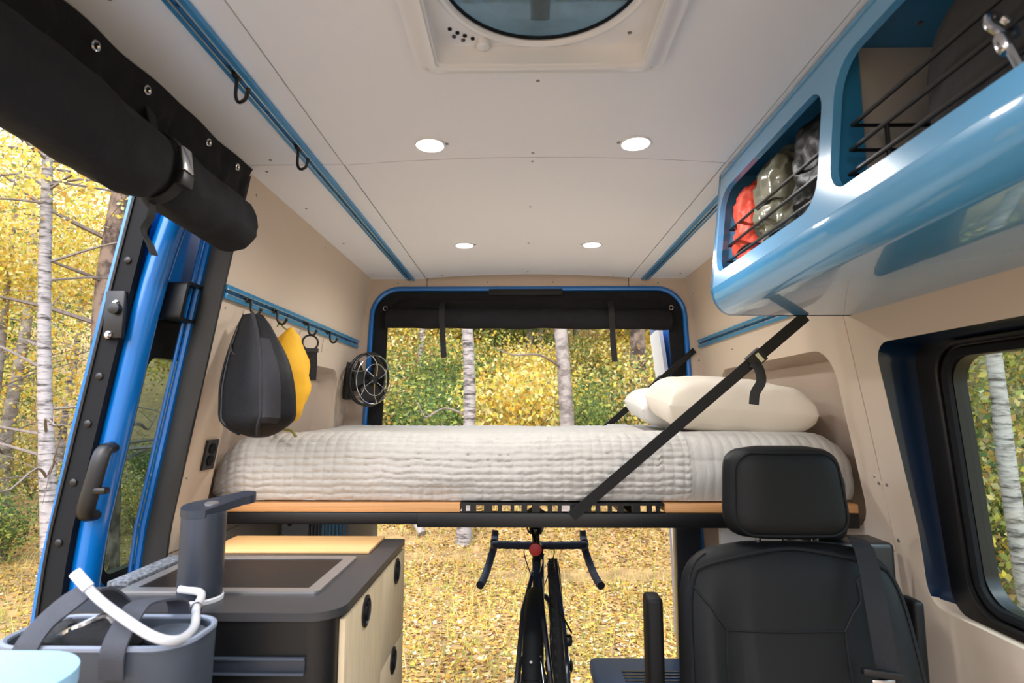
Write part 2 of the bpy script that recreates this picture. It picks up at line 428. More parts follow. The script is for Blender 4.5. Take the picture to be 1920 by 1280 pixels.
scr = [(0, 1.058), (-.003, 1.376), (-.003, 1.425), (-.003, 1.76), (-.003, 2.16), (0, 2.62), (-.40, 2.64), (.40, 2.64), (-.66, .80), (-.66, 1.37), (-.70, 1.44), (-.70, 2.1), (-.72, 2.6), (.66, 1.9), (.70, 2.6), (-.70, 1.72)]
for x, y in scr:
    b = B(); screw(b, (x, y, (cz(x) if abs(x) < .48 else 1.941)), (0, 0, -1)); obj('screw', b, steel_m, ceiling)

def wall_pt(s, y, z, off=0.0): return V((s * (wx(z) + off), y, z))

def side_wall(s, name):
    """Side lining from the door or window pillar back to the rear doors, with the flared bed-end recess."""
    b = B()
    ring(b, rr(1.60, 2.50, .99, 1.49, .09, 5, 8), rr(1.445 if s < 0 else 1.505, Y1, .97, 1.945, .001, 5, 8),
         lambda u, v: wall_pt(s, u, v), lambda u, v: wall_pt(s, u, v, .018), 5)
    wl = obj(name, b, tan_m, kind='structure')
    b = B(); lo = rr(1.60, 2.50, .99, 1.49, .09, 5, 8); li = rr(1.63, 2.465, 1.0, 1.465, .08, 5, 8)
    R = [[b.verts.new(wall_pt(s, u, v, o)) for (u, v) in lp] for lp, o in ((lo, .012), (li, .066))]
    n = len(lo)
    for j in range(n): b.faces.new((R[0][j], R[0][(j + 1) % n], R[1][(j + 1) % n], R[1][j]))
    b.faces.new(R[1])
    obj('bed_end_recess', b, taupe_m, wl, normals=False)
    b = B(); sheet(b, 2, 8, lambda p, q: wall_pt(s, 1.45 + p * 1.25, q * .966), lambda p, q: wall_pt(s, 1.45 + p * 1.25, q * .966, .018)); obj('lower_panel', b, tan_m, wl)
    for y, z in ((1.475, 1.585), (1.47, 1.15), (1.9, 1.56), (2.3, 1.56), (2.62, 1.85), (1.5, 1.9), (2.05, 1.91)):
        if s > 0: y = max(y, 1.53)
        b = B(); screw(b, wall_pt(s, y, z, -.0002), (-s, 0, .15), .0035); obj('screw', b, steel_m, wl)
    return wl
wl = side_wall(-1, 'wall_left')
wr = side_wall(1, 'wall_right')

# right lining ahead of the seam, with the window cut-out
b = B(); HOLE = (.42, 1.405, .875, 1.480)
ring(b, rr(*HOLE, .05, 5, 8), rr(Y0, 1.50, .001, 1.945, .001, 5, 8), lambda u, v: wall_pt(1, u, v), lambda u, v: wall_pt(1, u, v, .018), 6)
obj('window_panel', b, tan_m, wr)
for y, z in ((1.517, 1.135), (1.485, 1.135), (1.485, 1.0)):
    b = B(); screw(b, wall_pt(1, y, z, -.0002), (-1, 0, .15), .005); obj('screw', b, steel_m, wr)

# window set in that cut-out
win = thing('window_1', (1.0, .9, .85), kind='structure')
def jamb(sel, name, m):
    b = B(); lp = rr(*HOLE, .05, 5, 8); li = rr(HOLE[0] + .01, HOLE[1] - .012, HOLE[2] - .012, HOLE[3] - .012, .045, 5, 8); n = len(lp)
    for j in range(n):
        i = (j + 1) % n; q = [lp[j], lp[i], li[i], li[j]]
        mid = ((lp[j][0] + lp[i][0]) / 2, (lp[j][1] + lp[i][1]) / 2)
        if sel(mid) : b.faces.new([b.verts.new(p) for p in (wall_pt(1, *lp[j], .001), wall_pt(1, *lp[i], .001), V((.955, *li[i])), V((.955, *li[j])))])
    obj(name, b, m, win, normals=False, merge=1e-5)
jamb(lambda p: p[1] < HOLE[2] + .02, 'window_sill', tan_m)
jamb(lambda p: p[1] >= HOLE[2] + .02, 'jamb', navy_m)
xo = lambda d: (lambda u, v: V((.948 + .07 * (1.25 - v) + d, u, v)))
b = B(); ring(b, rr(.53, 1.285, .915, 1.435, .06, 6), rr(.36, 1.44, .80, 1.53, .05, 6), xo(-.02), xo(.01)); obj('window_frame', b, black_m, win)
b = B(); tube(b, [xo(-.024)(u, v) for u, v in rr(.52, 1.297, .905, 1.445, .06, 6)], .011, 8, closed=True); obj('rubber_seal', b, rubber_m, win)
b = B(); tube(b, [xo(-.026)(u, v) for u, v in rr(.50, 1.322, .885, 1.465, .07, 6)], .006, 8, closed=True); obj('rubber_seal', b, black_m, win)
b = B(); plate(b, rr(.525, 1.29, .91, 1.44, .06, 6), xo(-.006), xo(-.002)); obj('pane', b, pane_m, win)

# left lining ahead of the door opening (behind the viewer) and sill
b = B(); sheet(b, 2, 10, lambda p, q: wall_pt(-1, Y0 + p * 1.05, q * 1.945), lambda p, q: wall_pt(-1, Y0 + p * 1.05, q * 1.945, .06)); obj('front_panel', b, tan_m, wl)

# rear wall frame around the back door opening
def hx(z): return 1.0 + .05 * (1.55 - z)          # the opening narrows upwards
def rmap(y): return lambda u, v: V((u * hx(v), y, v))
HO = (-.752, .752, .02, 1.895)
b = B(); outer = rr(-.775, .775, .001, 1.965, .001, 8, 6); inner = rr(*HO, .13, 8, 6)
outer = [(math.copysign(min(abs(u), (wx(v) + .012) / hx(v)), u) if abs(abs(u) - .775) < .01 else u, v) for u, v in outer]
outer = [(math.copysign((wx(v) + .012) / hx(v), u) if abs(u) > .76 else u, v) for u, v in outer]
ring(b, inner, outer, rmap(2.70), rmap(2.735), 2)
wrear = obj('wall_rear', b, rear_tan_m, kind='structure')
b = B(); tube(b, [rmap(2.705)(u, v) for u, v in rr(*HO, .13, 8, 6)], .0125, 8, closed=True); obj('blue_door_flange', b, blue_m, wrear)
b = B(); ring(b, rr(HO[0] + .012, HO[1] - .012, .035, HO[3] - .012, .12, 8, 6), rr(*HO, .13, 8, 6), rmap(2.72), rmap(2.84)); obj('door_jamb', b, navy_m, wrear)
for x in (-.481, .481):
    b = B(); box(b, x - .002, x + .002, 2.698, 2.702, 1.90, 1.945); obj('seam', b, gap_m, wrear)
for x, z in ((-.19, 1.925), (.12, 1.925), (-.62, 1.92), (.62, 1.92), (-.80, 1.55), (.80, 1.55)):
    b = B(); screw(b, (x, 2.6995, z), (0, -1, 0), .0045); obj('screw', b, steel_m, wrear)

# blue body pillar behind the sliding door opening
zs = [.05 + .09 * i for i in range(22)]
b = B(); sweep(b, [wall_pt(-1, 1.475, z, .044) for z in zs], [(-.022, -.022), (.022, -.022), (.022, .022), (-.022, .022)], up=(1, 0, 0)); pil = obj('trim_1', b, navy_m, kind='structure')
b = B(); tube(b, [wall_pt(-1, 1.440, z, .062) for z in zs], .009, 8); obj('painted_edge', b, blue_m, pil)
b = B(); tube(b, [wall_pt(-1, 1.432, z, .075) for z in zs], .005, 8); obj('painted_edge', b, blue_m, pil)

# ------------------------------------------------------------------ sliding door, slid open along the outside
door = thing('sliding_door', (-1.05, 1.6, .05), 'bright blue sliding door slid open outside the left wall', 'van door')
def dp(y, z, off): return wall_pt(-1, y, z, off)
zd = [.10 + .08 * i for i in range(23)]
b = B(); ring(b, rr(1.375, 2.35, .91, 1.47, .04, 5, 6), rr(1.285, 2.435, .1, 1.86, .002, 5, 6), lambda u, v: dp(u, v, .175), lambda u, v: dp(u, v, .182), 4); obj('outer_skin', b, blue_m, door)
b = B(); sweep(b, [dp(1.295, z, .150) for z in zd], [(-.008, -.025), (.008, -.025), (.008, .025), (-.008, .025)], up=(1, 0, 0)); strip = obj('edge_strip', b, rubber_m, door)
b = B(); tube(b, [dp(1.287, z, .171) for z in zd], .005, 6); obj('edge_seal', b, black_m, door)
b = B(); sweep(b, [dp(1.335, z, .112 - .028 * max(0, (z - 1.5) / .36) ** 2) for z in zd], circ(.032, 16, .029), up=(1, 0, 0)); obj('painted_column', b, blue_m, door)
def dmap(o): return lambda u, v: dp(u, v, o)
b = B(); ring(b, rr(1.375, 2.36, .90, 1.60, .05, 5, 6), rr(1.335, 2.43, .12, 1.85, .01, 5, 6), dmap(.108), dmap(.135), 3); obj('inner_panel', b, blue_m, door)
b = B(); ring(b, rr(1.395, 2.33, .93, 1.45, .03, 5, 6), rr(1.370, 2.38, .88, 1.62, .05, 5, 6), dmap(.115), dmap(.14), 2); obj('window_surround', b, black_m, door)
b = B(); plate(b, rr(1.385, 2.34, .92, 1.46, .03, 5, 4), dmap(.130), dmap(.134)); obj('pane', b, dpane_m, door)
for px, py in ((250, 488), (191, 705), (171, 794), (146, 904), (127, 1017)):
    p = pick(px, py, 1.287); b = B(); lathe(b, [(.008, -.002), (.008, .003), (.004, .005)], dp(1.287, p.z, .147), (0, -1, 0), 12); obj('bolt', b, black_m, strip)
b = B(); zt = pick(221, 590, 1.285).z; box(b, -wx(zt) - .165, -wx(zt) - .12, 1.276, 1.289, zt - .055, zt + .055, .004); lt = obj('latch_plate', b, black_m, door)
for py in (570, 628):
    z = pick(220, py, 1.28).z; b = B(); lathe(b, [(.009, -.002), (.009, .003), (.005, .007)], dp(1.276, z, .142), (0, -1, 0), 14); obj('bolt', b, chrome_m, lt)
b = B(); lathe(b, [(.013, -.002), (.013, .012), (.006, .014)], dp(1.276, zt + .012, .138), (0, -1, 0), 14); obj('striker', b, black_m, lt)
za, zb = pick(300, 535, 1.42).z, pick(300, 605, 1.42).z
b = B(); ring(b, rr(1.375, 1.44, zb + .006, za - .006, .01, 3), rr(1.365, 1.45, zb, za, .012, 3), dmap(.045), dmap(.108)); box(b, -wx(za) - .108, -wx(za) - .098, 1.366, 1.449, zb, za); obj('catch_housing', b, black_m, door)
z0 = pick(205, 850, 1.28).z; z1 = pick(190, 955, 1.28).z
b = B(); sweep(b, spline([dp(1.30, z0 + .012, .092), dp(1.272, z0 + .002, .088), dp(1.266, (z0 + z1) / 2, .088), dp(1.272, z1 - .005, .094), dp(1.30, z1 - .015, .096)], 5), circ(.013, 10, .019), up=(1, 0, 0)); hnd = obj('grab_handle', b, black_m, door)
b = B(); box(b, *sorted((-wx(z1) - .075, -wx(z1) - .045)), 1.255, 1.275, z1 + .035, z1 + .05, .005); obj('lever', b, black_m, hnd)

# rolled-up screen over the sliding door opening
sh = thing('door_shade', (-.74, .85, 1.62), 'black fabric door screen rolled up under the ceiling along the side opening', 'shade')
def wr_(y, t): return .006 * nz((y * 9, t * 5, 1.3)) + .008 * nz((y * 38, t * 2.2, 7)) * min(1, 3 * t)
b = B(); sheet(b, 110, 12, lambda s, t: V((-.728 - .035 * t + wr_(s * 1.2, t) * 1.5, .22 + 1.20 * s, 1.938 - .13 * t)), lambda s, t: V((-.742 - .035 * t + wr_(s * 1.2, t) * 1.5, .22 + 1.20 * s, 1.938 - .13 * t))); hd = obj('header_flap', b, fabric_m, sh)
pts = []; scs = []
for i in range(121):
    s = i / 120; y = .22 + 1.14 * s
    k = 1.0 - .20 * math.exp(-((y - 1.03) / .035) ** 2) - .12 * max(0, (s - .55) / .45) + .10 * nz((y * 4, 0, 0)) + .03 * nz((y * 22, 1, 0))
    if s > .985: k *= math.sqrt(max(.05, (1 - s) / .015 * .95 + .05))
    pts.append(V((-.728 + .01 * nz((y * 3, 5, 0)), y, 1.778 - .012 * s + .006 * nz((y * 7, 9, 0))))); scs.append(k)
b = B(); rg = sweep(b, pts, circ(1, 28), up=(0, 0, 1), sc=[(.066 * k, .072 * k) for k in scs])
for v in b.verts: v.co += V((1, 0, 1)) * .007 * nz((v.co.x * 26, v.co.y * 9, v.co.z * 26)) + V((.8, 0, -.6)) * .013 * (.35 - abs(nz((v.co.x * 16 + v.co.y * 5, v.co.y * 7, v.co.z * 20))))
obj('fabric_roll', b, fabric_m, sh)
b = B(); st = [V((-.728 + .062 * math.cos(a), 1.03, 1.775 + .068 * math.sin(a))) for a in [math.radians(d) for d in range(90, -100, -10)]]
ribbon(b, [V((-.745, 1.03, 1.90))] + st, .026, .003, (0, 1, 0)); stp = obj('strap', b, web_m, sh)
b = B(); ribbon(b, spline([(-.725, 1.03, 1.707), (-.722, 1.028, 1.68), (-.735, 1.026, 1.65), (-.722, 1.03, 1.625), (-.715, 1.034, 1.605)], 4), .02, .003, (0, 1, 0)); obj('strap_tail', b, web_m, sh)
b = B(); box(b, -.672, -.660, 1.014, 1.046, 1.762, 1.81, .003, rot=rotm('Y', -8)); obj('buckle', b, chrome_m, stp)
b = B(); box(b, -.674, -.658, 1.012, 1.048, 1.735, 1.762, .003, rot=rotm('Y', 6)); obj('buckle_clip', b, black_m, stp)
for px, py in ((192, 115), (272, 181), (381, 258), (438, 310)):
    y = {192: .86, 272: .99, 381: 1.20, 438: 1.33}[px]
    b = B(); torus(b, (-.722, y, 1.905), .007, .0025, (1, 0, -.2), 12, 5); obj('snap', b, chrome_m, sh)
b = B(); sheet(b, 4, 40, lambda s, t: wall_pt(-1, 1.438 - .012 * math.sin(math.pi * s) + .004 * nz((t * 9, s * 2, 0)), .62 + 1.31 * t, -.004 + .056 * s), lambda s, t: wall_pt(-1, 1.447, .62 + 1.31 * t, -.004 + .056 * s)); obj('side_border', b, fabric2_m, sh)

# rolled-up screen over the rear doors
rs = thing('rear_shade', (0, 2.70, 1.6), 'dark fabric insect screen rolled up across the top of the rear door opening', 'shade')
ins = rr(HO[0] + .082, HO[1] - .082, -.3, HO[3] - .06, .09, 8, 6); inb = [(u, max(v, .05)) for u, v in ins]
b = B(); ring(b, rr(HO[0] + .078, HO[1] - .078, .04, HO[3] - .05, .08, 8, 6), rr(HO[0] + .010, HO[1] - .010, .03, HO[3] - .010, .12, 8, 6), rmap(2.712), rmap(2.722)); obj('side_border', b, fabric_m, rs)
b = B(); sheet(b, 90, 10, lambda s, t: V((-.69 + 1.38 * s, 2.706 + .012 * math.sin(t * 3) + .010 * nz((s * 9, t * 4, 0)), 1.882 - .012 * (2 * s - 1) ** 6 - .115 * t)), lambda s, t: V((-.69 + 1.38 * s, 2.722 + .010 * nz((s * 9, t * 4, 0)), 1.882 - .012 * (2 * s - 1) ** 6 - .115 * t))); obj('header_flap', b, fabric_m, rs)
b = B(); sweep(b, [V((-.675 + 1.35 * i / 80, 2.70 + .004 * nz((i * .2, 0, 0)), 1.752 - .010 * (i / 80) + .005 * nz((i * .12, 4, 0)))) for i in range(81)], circ(.028, 18, .047), up=(0, 0, 1), sc=[1 + .1 * nz((i * .15, 0, 2)) for i in range(81)]); obj('fabric_roll', b, fabric_m, rs)
for px, y0, y1 in ((828, 618, 670), (1147, 620, 678)):
    x = pick(px, 640, 2.68).x; zb_ = pick(px, y1, 2.68).z
    b = B(); ribbon(b, spline([(x, 2.70, 1.83), (x, 2.672, 1.79), (x, 2.668, 1.74), (x + .004, 2.676, 1.70), (x + .006, 2.68, 1.64), (x + .012, 2.678, zb_)], 4), .027, .003, (1, 0, 0)); obj('strap', b, web_m, rs)
b = B(); box(b, -.185, .165, 2.692, 2.706, 1.862, 1.892, .003); obj('hook_tape', b, web_m, rs)
for x in (-.68, .68):
    b = B(); torus(b, (x, 2.706, 1.80), .010, .003, (0, 1, 0), 12, 5); obj('snap', b, chrome_m, rs)

# rear door swung open to the right
rd = thing('rear_door', (.84, 3.2, .05), 'blue rear door swung wide open beyond the back opening', 'van door')
b = B(); sheet(b, 2, 12, lambda s, t: V((.815 - .10 * t ** 2 + .03 * s, 2.90 + .60 * s, .05 + 1.85 * t)), lambda s, t: V((.86 - .10 * t ** 2 + .03 * s, 2.90 + .60 * s, .05 + 1.85 * t))); obj('outer_skin', b, blue_m, rd)
b = B(); sheet(b, 2, 12, lambda s, t: V((.795 - .10 * t ** 2 + .03 * s, 3.03 + .34 * s, .15 + 1.60 * t)), lambda s, t: V((.8145 - .10 * t ** 2 + .03 * s, 3.03 + .34 * s, .15 + 1.60 * t))); obj('inner_panel', b, white_m, rd)
# ------------------------------------------------------------------ roof fan
fan = thing('roof_fan', (0, .78, 1.925), 'white square roof vent fan with a round smoked lid set in the ceiling', 'roof fan')
b = B(); ring(b, rr(-.185, .185, .595, .965, .012, 6), rr(-.222, .222, .56, 1.002, .03, 6), lambda u, v: V((u, v, 1.926 + .010 * (abs(u) > .2 or abs(v - .78) > .2))), lambda u, v: V((u, v, 1.955)), 3); fr = obj('frame', b, white_m, fan)
b = B(); ring(b, rr(-.181, .181, .599, .961, .012, 6), rr(-.187, .187, .593, .967, .012, 6), lambda u, v: V((u, v, 1.932)), lambda u, v: V((u, v, 2.05))); obj('shaft', b, white_m, fan)
b = B(); circ_lp = []
sq = rr(-.181, .181, .599, .961, .012, 6, 8)
ci = [(.163 * math.cos(a), .79 + .163 * math.sin(a)) for a in [math.atan2(v - .79, u) for u, v in sq]]
ring(b, ci, sq, lambda u, v: V((u, v, 1.968)), lambda u, v: V((u, v, 1.980)), 2); obj('inner_plate', b, white_m, fan)
b = B(); torus(b, (0, .79, 1.968), .167, .007, n=48); obj('lid_ring', b, white_m, fan)
b = B(); torus(b, (0, .79, 1.972), .158, .003, n=48); obj('lid_seal', b, rubber_m, fan)
b = B(); lathe(b, [(.160, 0), (.160, .003), (.11, .007), (.04, .009), (.01, .0095)], (0, .79, 1.974), n=40); obj('lid', b, lens_m, fan)
b = B(); lathe(b, [(.026, 0), (.026, .04)], (0, .79, 1.990), n=20); box(b, -.016, .016, .79, .925, 1.987, 2.000, .003); obj('motor_arm', b, bin_m, fan)
for k in range(5):
    a = 2 * math.pi * k / 5 + .35; d = V((math.cos(a), math.sin(a), 0)); n_ = V((-d.y, d.x, .5)).normalized()
    b = B(); sweep(b, [V((0, .79, 2.012)) + d * r for r in (.02, .06, .10, .145)], [(-.001, -.016), (.001, -.016), (.001, .016), (-.001, .016)], up=n_, sc=[.5, .9, 1.1, .8]); obj('blade', b, hose_m, fan)
for i, (x, y) in enumerate(((-.155, .915), (-.143, .925), (-.131, .933), (-.118, .941), (-.150, .935), (-.135, .945))):
    b = B(); lathe(b, [(.0038, 0), (.0038, .002), (.0025, .003)], (x, y, 1.968), (0, 0, -1), 10); obj('button', b, rubber_m if i < 4 else bin_m, fan)
for x, y in ((-.20, .975), (.20, .975), (-.20, .585), (.20, .585), (.155, .93)):
    b = B(); screw(b, (x, y, 1.934 if abs(x) > .19 else 1.968), (0, 0, -1), .004); obj('screw', b, steel_m, fr)
b = B(); lathe(b, [(.012, 0), (.012, .012), (.008, .014)], (-.10, .948, 1.968), (0, 0, -1), 12); obj('knob', b, white_m, fan)

# ------------------------------------------------------------------ recessed ceiling lamps
def puck(x, y, label):
    z = cz(x); p = thing('ceiling_lamp', (x, y, z - .006), label, 'lamp', 'recessed ceiling lamps')
    b = B(); torus(b, (x, y, z - .001), .034, .004, n=28, m=6); obj('trim_ring', b, white_m, p)
    b = B(); lathe(b, [(.033, 0), (.033, .003), (.020, .005)], (x, y, z - .0005), (0, 0, -1), 24); obj('lens', b, led_m, p)
    for dx in (-.041, .041):
        b = B(); screw(b, (x + dx, y, z), (0, 0, -1), .004); obj('screw', b, steel_m, p)
    ld = bpy.data.lights.new('lamp_light', 'SPOT'); ld.energy = PUCK_POWER * .3; ld.color = (1.0, .98, .96); ld.spot_size = math.radians(165); ld.spot_blend = .6; ld.shadow_soft_size = .03
    lo = bpy.data.objects.new('lamp_light', ld); COL.objects.link(lo); lo.parent = p; lo.location = (0, 0, -.012); W[lo] = W[p]
puck(-.251, 1.315, 'lit ceiling lamp near the roof fan, on the door side')
puck(.241, 1.315, 'lit ceiling lamp near the roof fan, on the overhead cabinet side')
puck(-.251, 2.165, 'lit ceiling lamp close to the rear doors, on the clip fan side')
puck(.241, 2.165, 'lit ceiling lamp close to the rear doors, on the pillow side')
for x in (-.25, .24):  # unseen extra lamps forward of the fan, added to brighten the interior
    puck(x, .15, 'unseen fill lamp added on the ceiling ahead of the roof fan'); puck(x, -.5, 'unseen fill lamp added on the ceiling ahead of the roof fan')

# ------------------------------------------------------------------ tie-down rails and their hooks
def rail(name, path, wide, face, label, group):
    """Anodised channel: two flanges, a groove and bright lips."""
    r = thing(name, path[0], label, 'rail', group)
    h = wide / 2; nrm = V(face)
    b = B(); sec = [(-.002, -h), (.010, -h), (.010, -h * .34), (.004, -h * .34), (.004, h * .34), (.010, h * .34), (.010, h), (-.002, h)]
    d = (V(path[1]) - V(path[0])).normalized(); side = d.cross(nrm)
    sgn = 1 if d.cross(side).dot(nrm) > 0 else -1
    sweep(b, path, [(q[0] * sgn, q[1]) for q in sec], up=side); obj('channel', b, rail_m, r)
    for s in (-1, 1):
        b = B(); tube(b, [V(p) + side * s * h * .36 + nrm * .010 for p in path], .0016, 6); obj('lip', b, rail_ed_m, r)
    b = B(); tube(b, [V(p) + nrm * .0045 for p in path], .0022, 6); obj('groove', b, rail_in_m, r)
    L = (V(path[1]) - V(path[0])).length; n = int(L / .16)
    for i in range(n):
        b = B(); screw(b, V(path[0]) + d * (.08 + .16 * i) + nrm * .0042, nrm, .006); obj('screw', b, rail_in_m, r)
    return r
rail('ceiling_rail', [(-.557, .25, 1.941), (-.557, 2.695, 1.941)], .034, (0, 0, -1), 'blue metal track along the ceiling on the sliding door side', 'tie-down rails')
rail('ceiling_rail', [(.557, 1.485, 1.941), (.557, 2.695, 1.941)], .034, (0, 0, -1), 'blue metal track along the ceiling behind the overhead cabinet', 'tie-down rails')
rail('wall_rail', [wall_pt(-1, 1.45, 1.625), wall_pt(-1, 2.67, 1.625)], .036, (1, 0, -.16), 'blue and silver track along the left wall holding the bags', 'tie-down rails')
rail('wall_rail', [wall_pt(1, 1.56, 1.625), wall_pt(1, 2.68, 1.625)], .036, (-1, 0, -.16), 'blue and silver track along the right wall above the pillows', 'tie-down rails')

def hook(p, d, label, group, sc=1.0):
    """J hook: plate in the groove, stem standing off along d, then a bend."""
    p = V(p); d = V(d); dn = V((0, 0, -1)); sd_ = d if d.z == 0 else V((.9, -.45, 0)).normalized()
    if d.z == 0:
        P = [p, p + d * .012, p + d * .014 + dn * .03 * sc, p + d * .022 + dn * .045 * sc, p + d * .034 + dn * .045 * sc, p + d * .042 + dn * .030 * sc]
    else:
        P = [p, p + dn * .015, p + dn * .050 * sc, p + dn * .068 * sc + sd_ * .012 * sc, p + dn * .066 * sc + sd_ * .034 * sc, p + dn * .046 * sc + sd_ * .042 * sc]
    t = thing('rail_hook', p, label, 'hook', group)
    b = B(); tube(b, spline(P, 5), .0042 * sc, 8); obj('bent_wire', b, black_m, t)
    b = B(); box(b, p.x - .006, p.x + .006, p.y - .010, p.y + .010, p.z - .006, p.z + .006, .002); obj('slider', b, black_m, t)
    b = B(); lump(b, P[-1], (.006 * sc,) * 3, 2, 10, 8); obj('tip', b, black_m, t)
    return P
hook((-.557, .99, 1.932), (0, 0, -1), 'black hook on the ceiling track, the one nearer the viewer', 'track hooks', .8)
hook((-.557, 1.285, 1.932), (0, 0, -1), 'black hook on the ceiling track, the one nearer the bed', 'track hooks', .8)
HK = []
for y, l in ((1.56, 'black hook on the wall track carrying the black pack'), (1.735, 'black hook on the wall track carrying the yellow sack'),
             (1.995, 'black hook on the wall track carrying the strap with a ring'), (2.225, 'empty black hook on the wall track beside the clip fan')):
    HK.append(hook(wall_pt(-1, y, 1.62, -.008), (1, 0, 0), l, 'track hooks', .85))

# ------------------------------------------------------------------ bags on the left wall
bag = thing('pack', (-.70, 1.46, 1.25), 'black zippered pack hanging from the left wall track', 'bag')
RB = rotm('Z', -34)
def bag_sec(t):            # bottom 0 .. top 1 : half width, half depth, shift
    a = .104 * min(1, (t / .16) ** .5 if t < .16 else 1) * (1 - .80 * max(0, (t - .34) / .66) ** 1.9)
    d = .066 * min(1, (t / .12) ** .5 if t < .12 else 1) * (1 - .70 * max(0, (t - .35) / .65) ** 1.4)
    return a, d
def bag_pt(t, th, grow=0.0):
    a, d = bag_sec(t); sg = lambda v, p: math.copysign(abs(v) ** p, v); e = 2 / 3.0
    q = RB @ V(((a + grow) * sg(math.cos(th), e), (d + grow) * sg(math.sin(th), e), 0))
    q += V((-.04 * t ** 1.5 - .0, .03 * t, .318 * t)); k = .006 * nz((q.x * 18, q.y * 18, q.z * 9)) * (1 if t < .95 else 0)
    return V((-.695, 1.455, 1.25)) + q + q.normalized() * k
b = B(); n = 36; ts = [0.002, .01, .03, .06, .1] + [.1 + .9 * i / 22 for i in range(1, 23)]
R = [[b.verts.new(bag_pt(t, 2 * math.pi * i / n)) for i in range(n)] for t in ts]
for A, C in zip(R, R[1:]):
    for i in range(n): b.faces.new((A[i], A[(i + 1) % n], C[(i + 1) % n], C[i]))
b.faces.new(R[0][::-1]); b.faces.new(R[-1]); obj('body', b, bag_m, bag, smooth=70)
b = B(); tube(b, [bag_pt(t, math.radians(-38), .002) for t in ts[2:]], .005, 6); obj('piping', b, bag2_m, bag)
b = B(); tube(b, [bag_pt(t, math.radians(-140), .002) for t in ts[2:]], .004, 6); obj('zip', b, rubber_m, bag)
b = B(); tube(b, [bag_pt(t, math.radians(-112), .002) for t in ts[4:-3]], .003, 6); zp = obj('zip', b, bag2_m, bag)
b = B(); sheet(b, 6, 16, lambda s, t: bag_pt(.12 + .66 * t, math.radians(-36 + 34 * s), .004), None); obj('side_panel', b, bag2_m, bag)
q = bag_pt(.74, math.radians(-108), .006); b = B(); tube(b, spline([q, q + V((.006, -.01, -.015)), q + V((.018, -.012, -.028)), q + V((.03, -.008, -.012))], 4), .0025, 6); obj('zip_pull', b, black_m, zp)
tp = bag_pt(1.0, 0); b = B(); ribbon(b, spline([bag_pt(.97, math.pi), V(HK[0][3]) + V((-.006, 0, -.002)), V(HK[0][3]) + V((.008, 0, -.002)), bag_pt(.97, 0)], 5), .012, .003, (0, 1, 0)); obj('loop', b, bag2_m, bag)

ys = thing('stuff_sack', (-.75, 1.75, 1.28), 'yellow drawstring sack hanging behind the black pack', 'bag')
def ysp(p):
    k = 1 - .62 * max(0, p.z) ** 1.8; return V((p.x * k, p.y * k, p.z))
b = B(); lump(b, (-.742, 1.745, 1.425), (.058, .075, .145), 2.6, 32, 28, .010, 16, rotm('Z', 20), ysp, 3); obj('body', b, yellow_m, ys, smooth=60)
b = B(); tube(b, spline([V(HK[1][3]) + V((-.008, 0, -.01)), V(HK[1][3]) + V((0, 0, .006)), V(HK[1][3]) + V((.010, 0, -.01)), V((-.745, 1.742, 1.56))], 5), .0022, 6); obj('cord', b, cord_m, ys)
b = B(); tube(b, spline([(-.735, 1.70, 1.30), (-.72, 1.66, 1.268), (-.685, 1.64, 1.262), (-.668, 1.635, 1.245)], 5), .004, 6); obj('drawstring', b, cord_m, ys)

kf = thing('key_strap', (-.765, 1.995, 1.46), 'short black webbing strap on a snap ring beside the yellow sack', 'strap')
h3 = V(HK[2][3]); b = B(); torus(b, h3 + V((0, 0, -.028)), .026, .0035, (.45, -.9, 0), 20, 6); obj('snap_ring', b, black_m, kf)
b = B(); sweep(b, [h3 + V((0, 0, -.052)), h3 + V((.002, 0, -.10)), h3 + V((0, 0, -.16))], [(-.004, -.024), (.004, -.024), (.004, .024), (-.004, .024)], up=(.9, .45, 0)); obj('webbing', b, web_m, kf)
b = B(); sweep(b, [h3 + V((0, 0, -.048)), h3 + V((0, 0, -.062))], [(-.006, -.028), (.006, -.028), (.006, .028), (-.006, .028)], up=(.9, .45, 0)); obj('stitched_end', b, black_m, kf)

# ------------------------------------------------------------------ clip fan on the left wall
cf = thing('wall_fan', (-.80, 2.62, 1.38), 'small black round fan with a wire guard on the left wall', 'fan')
wxm = wx(1.455)
b = B(); box(b, -wxm - .004, -wxm + .022, 2.575, 2.665, 1.365, 1.535, .008); obj('wall_mount', b, black_m, cf)
b = B(); lathe(b, [(.05, 0), (.052, .03), (.036, .045), (.03, .07)], (-wxm + .02, 2.62, 1.455), (.9, -.35, 0), 20); obj('motor', b, black_m, cf)
fc = V((-wxm + .118, 2.575, 1.455)); fa = V((.86, -.50, -.06)).normalized(); u_ = fa.cross(V((0, 0, 1))).normalized(); v_ = u_.cross(fa)
b = B(); torus(b, fc, .118, .005, fa, 40, 6); grd = obj('guard_ring', b, black_m, cf)
b = B(); torus(b, fc + fa * .028, .108, .0022, fa, 40, 5); obj('wire_ring', b, chrome_m, cf)
b = B(); torus(b, fc + fa * .034, .070, .0022, fa, 36, 5); obj('wire_ring', b, chrome_m, cf)
b = B(); torus(b, fc - fa * .02, .114, .006, fa, 40, 6); obj('shroud', b, black_m, cf)
